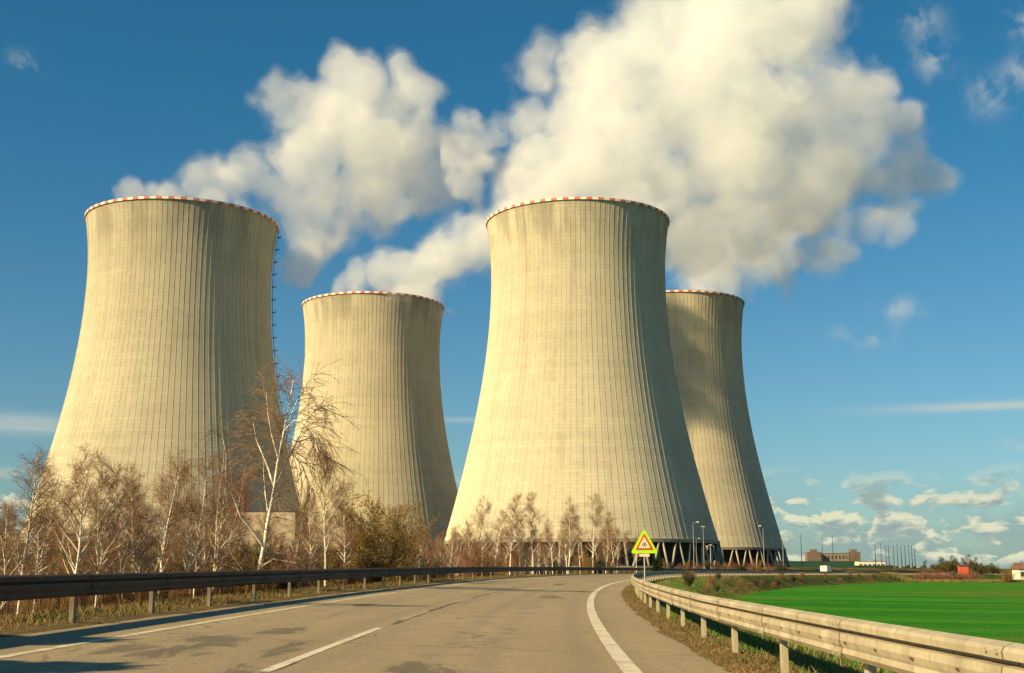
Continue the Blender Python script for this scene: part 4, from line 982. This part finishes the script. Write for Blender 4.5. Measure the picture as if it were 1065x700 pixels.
block('shed', 989, 994, 597, 352, 2, 'narrow pale hut at the far edge of the field', 'hut', 'plaster', 1, 1)
block('house', 1059, 1085, 592, 420, 6, 'white house at the right edge of the picture', 'house', 'white_wall', 1, 4, roof='gable')

# van on the far road
def van(px, s):
    x, y = road_xy(s, -4.0); x, y = float(x), float(y); root = empty('white_van', (x, y, float(zroad(s, -4.0))), 0.0); rz = math.pi/2 - s/RR; root.rotation_euler.z = rz; root.scale = (0.85, 0.85, 0.8)
    m_ = MB(); m_.box((-0.5, 0, 1.45), (4.4, 2.0, 2.1)); 
    V = [(1.7, -0.98, 0.4), (2.9, -0.95, 0.4), (2.9, -0.92, 1.2), (2.35, -0.86, 1.9), (1.7, -0.9, 2.35)]; V2 = [(a_, -b_, c_) for a_, b_, c_ in V]
    m_.add(V + V2, [tuple(range(5)), tuple(range(5, 10))[::-1]] + [(i_, 5+i_, 5+(i_+1) % 5, (i_+1) % 5) for i_ in range(5)]); m_.build('body', M['carwhite'], root)
    m_ = MB(); V = [(2.93, -0.75, 1.24), (2.93, 0.75, 1.24), (2.40, 0.72, 1.88), (2.40, -0.72, 1.88)]; m_.add([(a_+0.02, b_, c_+0.02) for a_, b_, c_ in V] + V, [(0, 1, 2, 3)]); m_.build('windscreen', M['glass'], root)
    for sg in (-1, 1):
        m_ = MB(); m_.box((1.95, sg*0.94, 1.6), (0.9, 0.12, 0.55)); m_.build('side_window', M['glass'], root)
        for wx in (-1.8, 2.0):
            m_ = MB(); m_.tube([(wx, sg*0.78, 0.36), (wx, sg*1.03, 0.36)], 0.36, 14); m_.build('wheel', M['rubber'], root)
    tag(root, 'white van driving on the far stretch of the road', 'van')
van(845, 335)

# far trees and hedges on the right
far = make_birch(61, 10, 2, 0.0, mats=('bark', 'fartwig'), name='field_tree', dense=1.0, limbs=30, low=0.12, spread=0.48, tw=0.014); far['category'] = 'tree'; U[id(far)] = []
far2 = make_bush(62, 3.0, 44, ('bark', 'fartwig'), 'hedge_bush', tw=0.03, leaves=4, wide=0.9); far2['category'] = 'bush'; U[id(far2)] = []
ft = [(962, 582, 470), (972, 586, 465), (980, 578, 420), (987, 580, 425), (994, 577, 430), (1003, 576, 415), (1011, 579, 420), (1017, 585, 430), (1025, 586, 440), (1033, 585, 450), (1052, 588, 460), (1060, 584, 455)]
for j, (px, tp, yy) in enumerate(ft):
    place(far, U[id(far)], px, yy, j*1.3, hs(tp, yy, X_at(px, yy))/10*1.05, f'bare tree on the horizon right of the masts, {ordw(j)} from the left', 'bare trees on the right-hand horizon')
for j in range(14):
    px = 926 + j*3.6; yy = 500 + (j*37) % 50
    place(far2, U[id(far2)], px, yy, j*1.7, hs(587 + (j*13) % 5, yy, X_at(px, yy))/3.0, f'dark low tree clump below the mast cluster, {ordw(j)} from the left', 'dark tree clumps under the masts')
for j in range(15):
    px = 955 + j*4.2; yy = 352 + (j*31) % 9
    place(bushes[2], U[id(bushes[2])], px, yy, j*2.1, 0.9 + 0.35*((j*7) % 4)/4, f'reddish hedge bush at the far edge of the field, {ordw(j)} from the left', 'hedge at the far edge of the field')
place(bushes[3], U[id(bushes[3])], 1048, 340, 0.4, 1.35, 'round pale brown bush at the far edge of the field, rightmost of its hedge', None)
for j, (px, tp, yy) in enumerate([(976, 585, 410), (984, 583, 418), (992, 581, 428), (1011, 582, 424), (1018, 586, 420), (1024, 588, 440), (1030, 586, 446), (1036, 589, 450)]):
    place(far2, U[id(far2)], px, yy, j*2.3, hs(tp, yy, X_at(px, yy))/3.0, f'dark round bush among the horizon trees by the red panel, {ordw(j)} from the left', 'dark bushes by the red panel')
# pale dry grass strip at the field edge
r = np.random.RandomState(9); n_ = 26000; px = r.uniform(880, 1110, n_); yy = r.uniform(340, 350, n_); XY = np.stack([(px-CX)/F*yy*math.cos(TH), yy], -1)
blades('dry_field_margin', XY, 0.8, 0.05, M['drygrass'], 10, 0.3)
print('OBJECTS', len(bpy.data.objects))
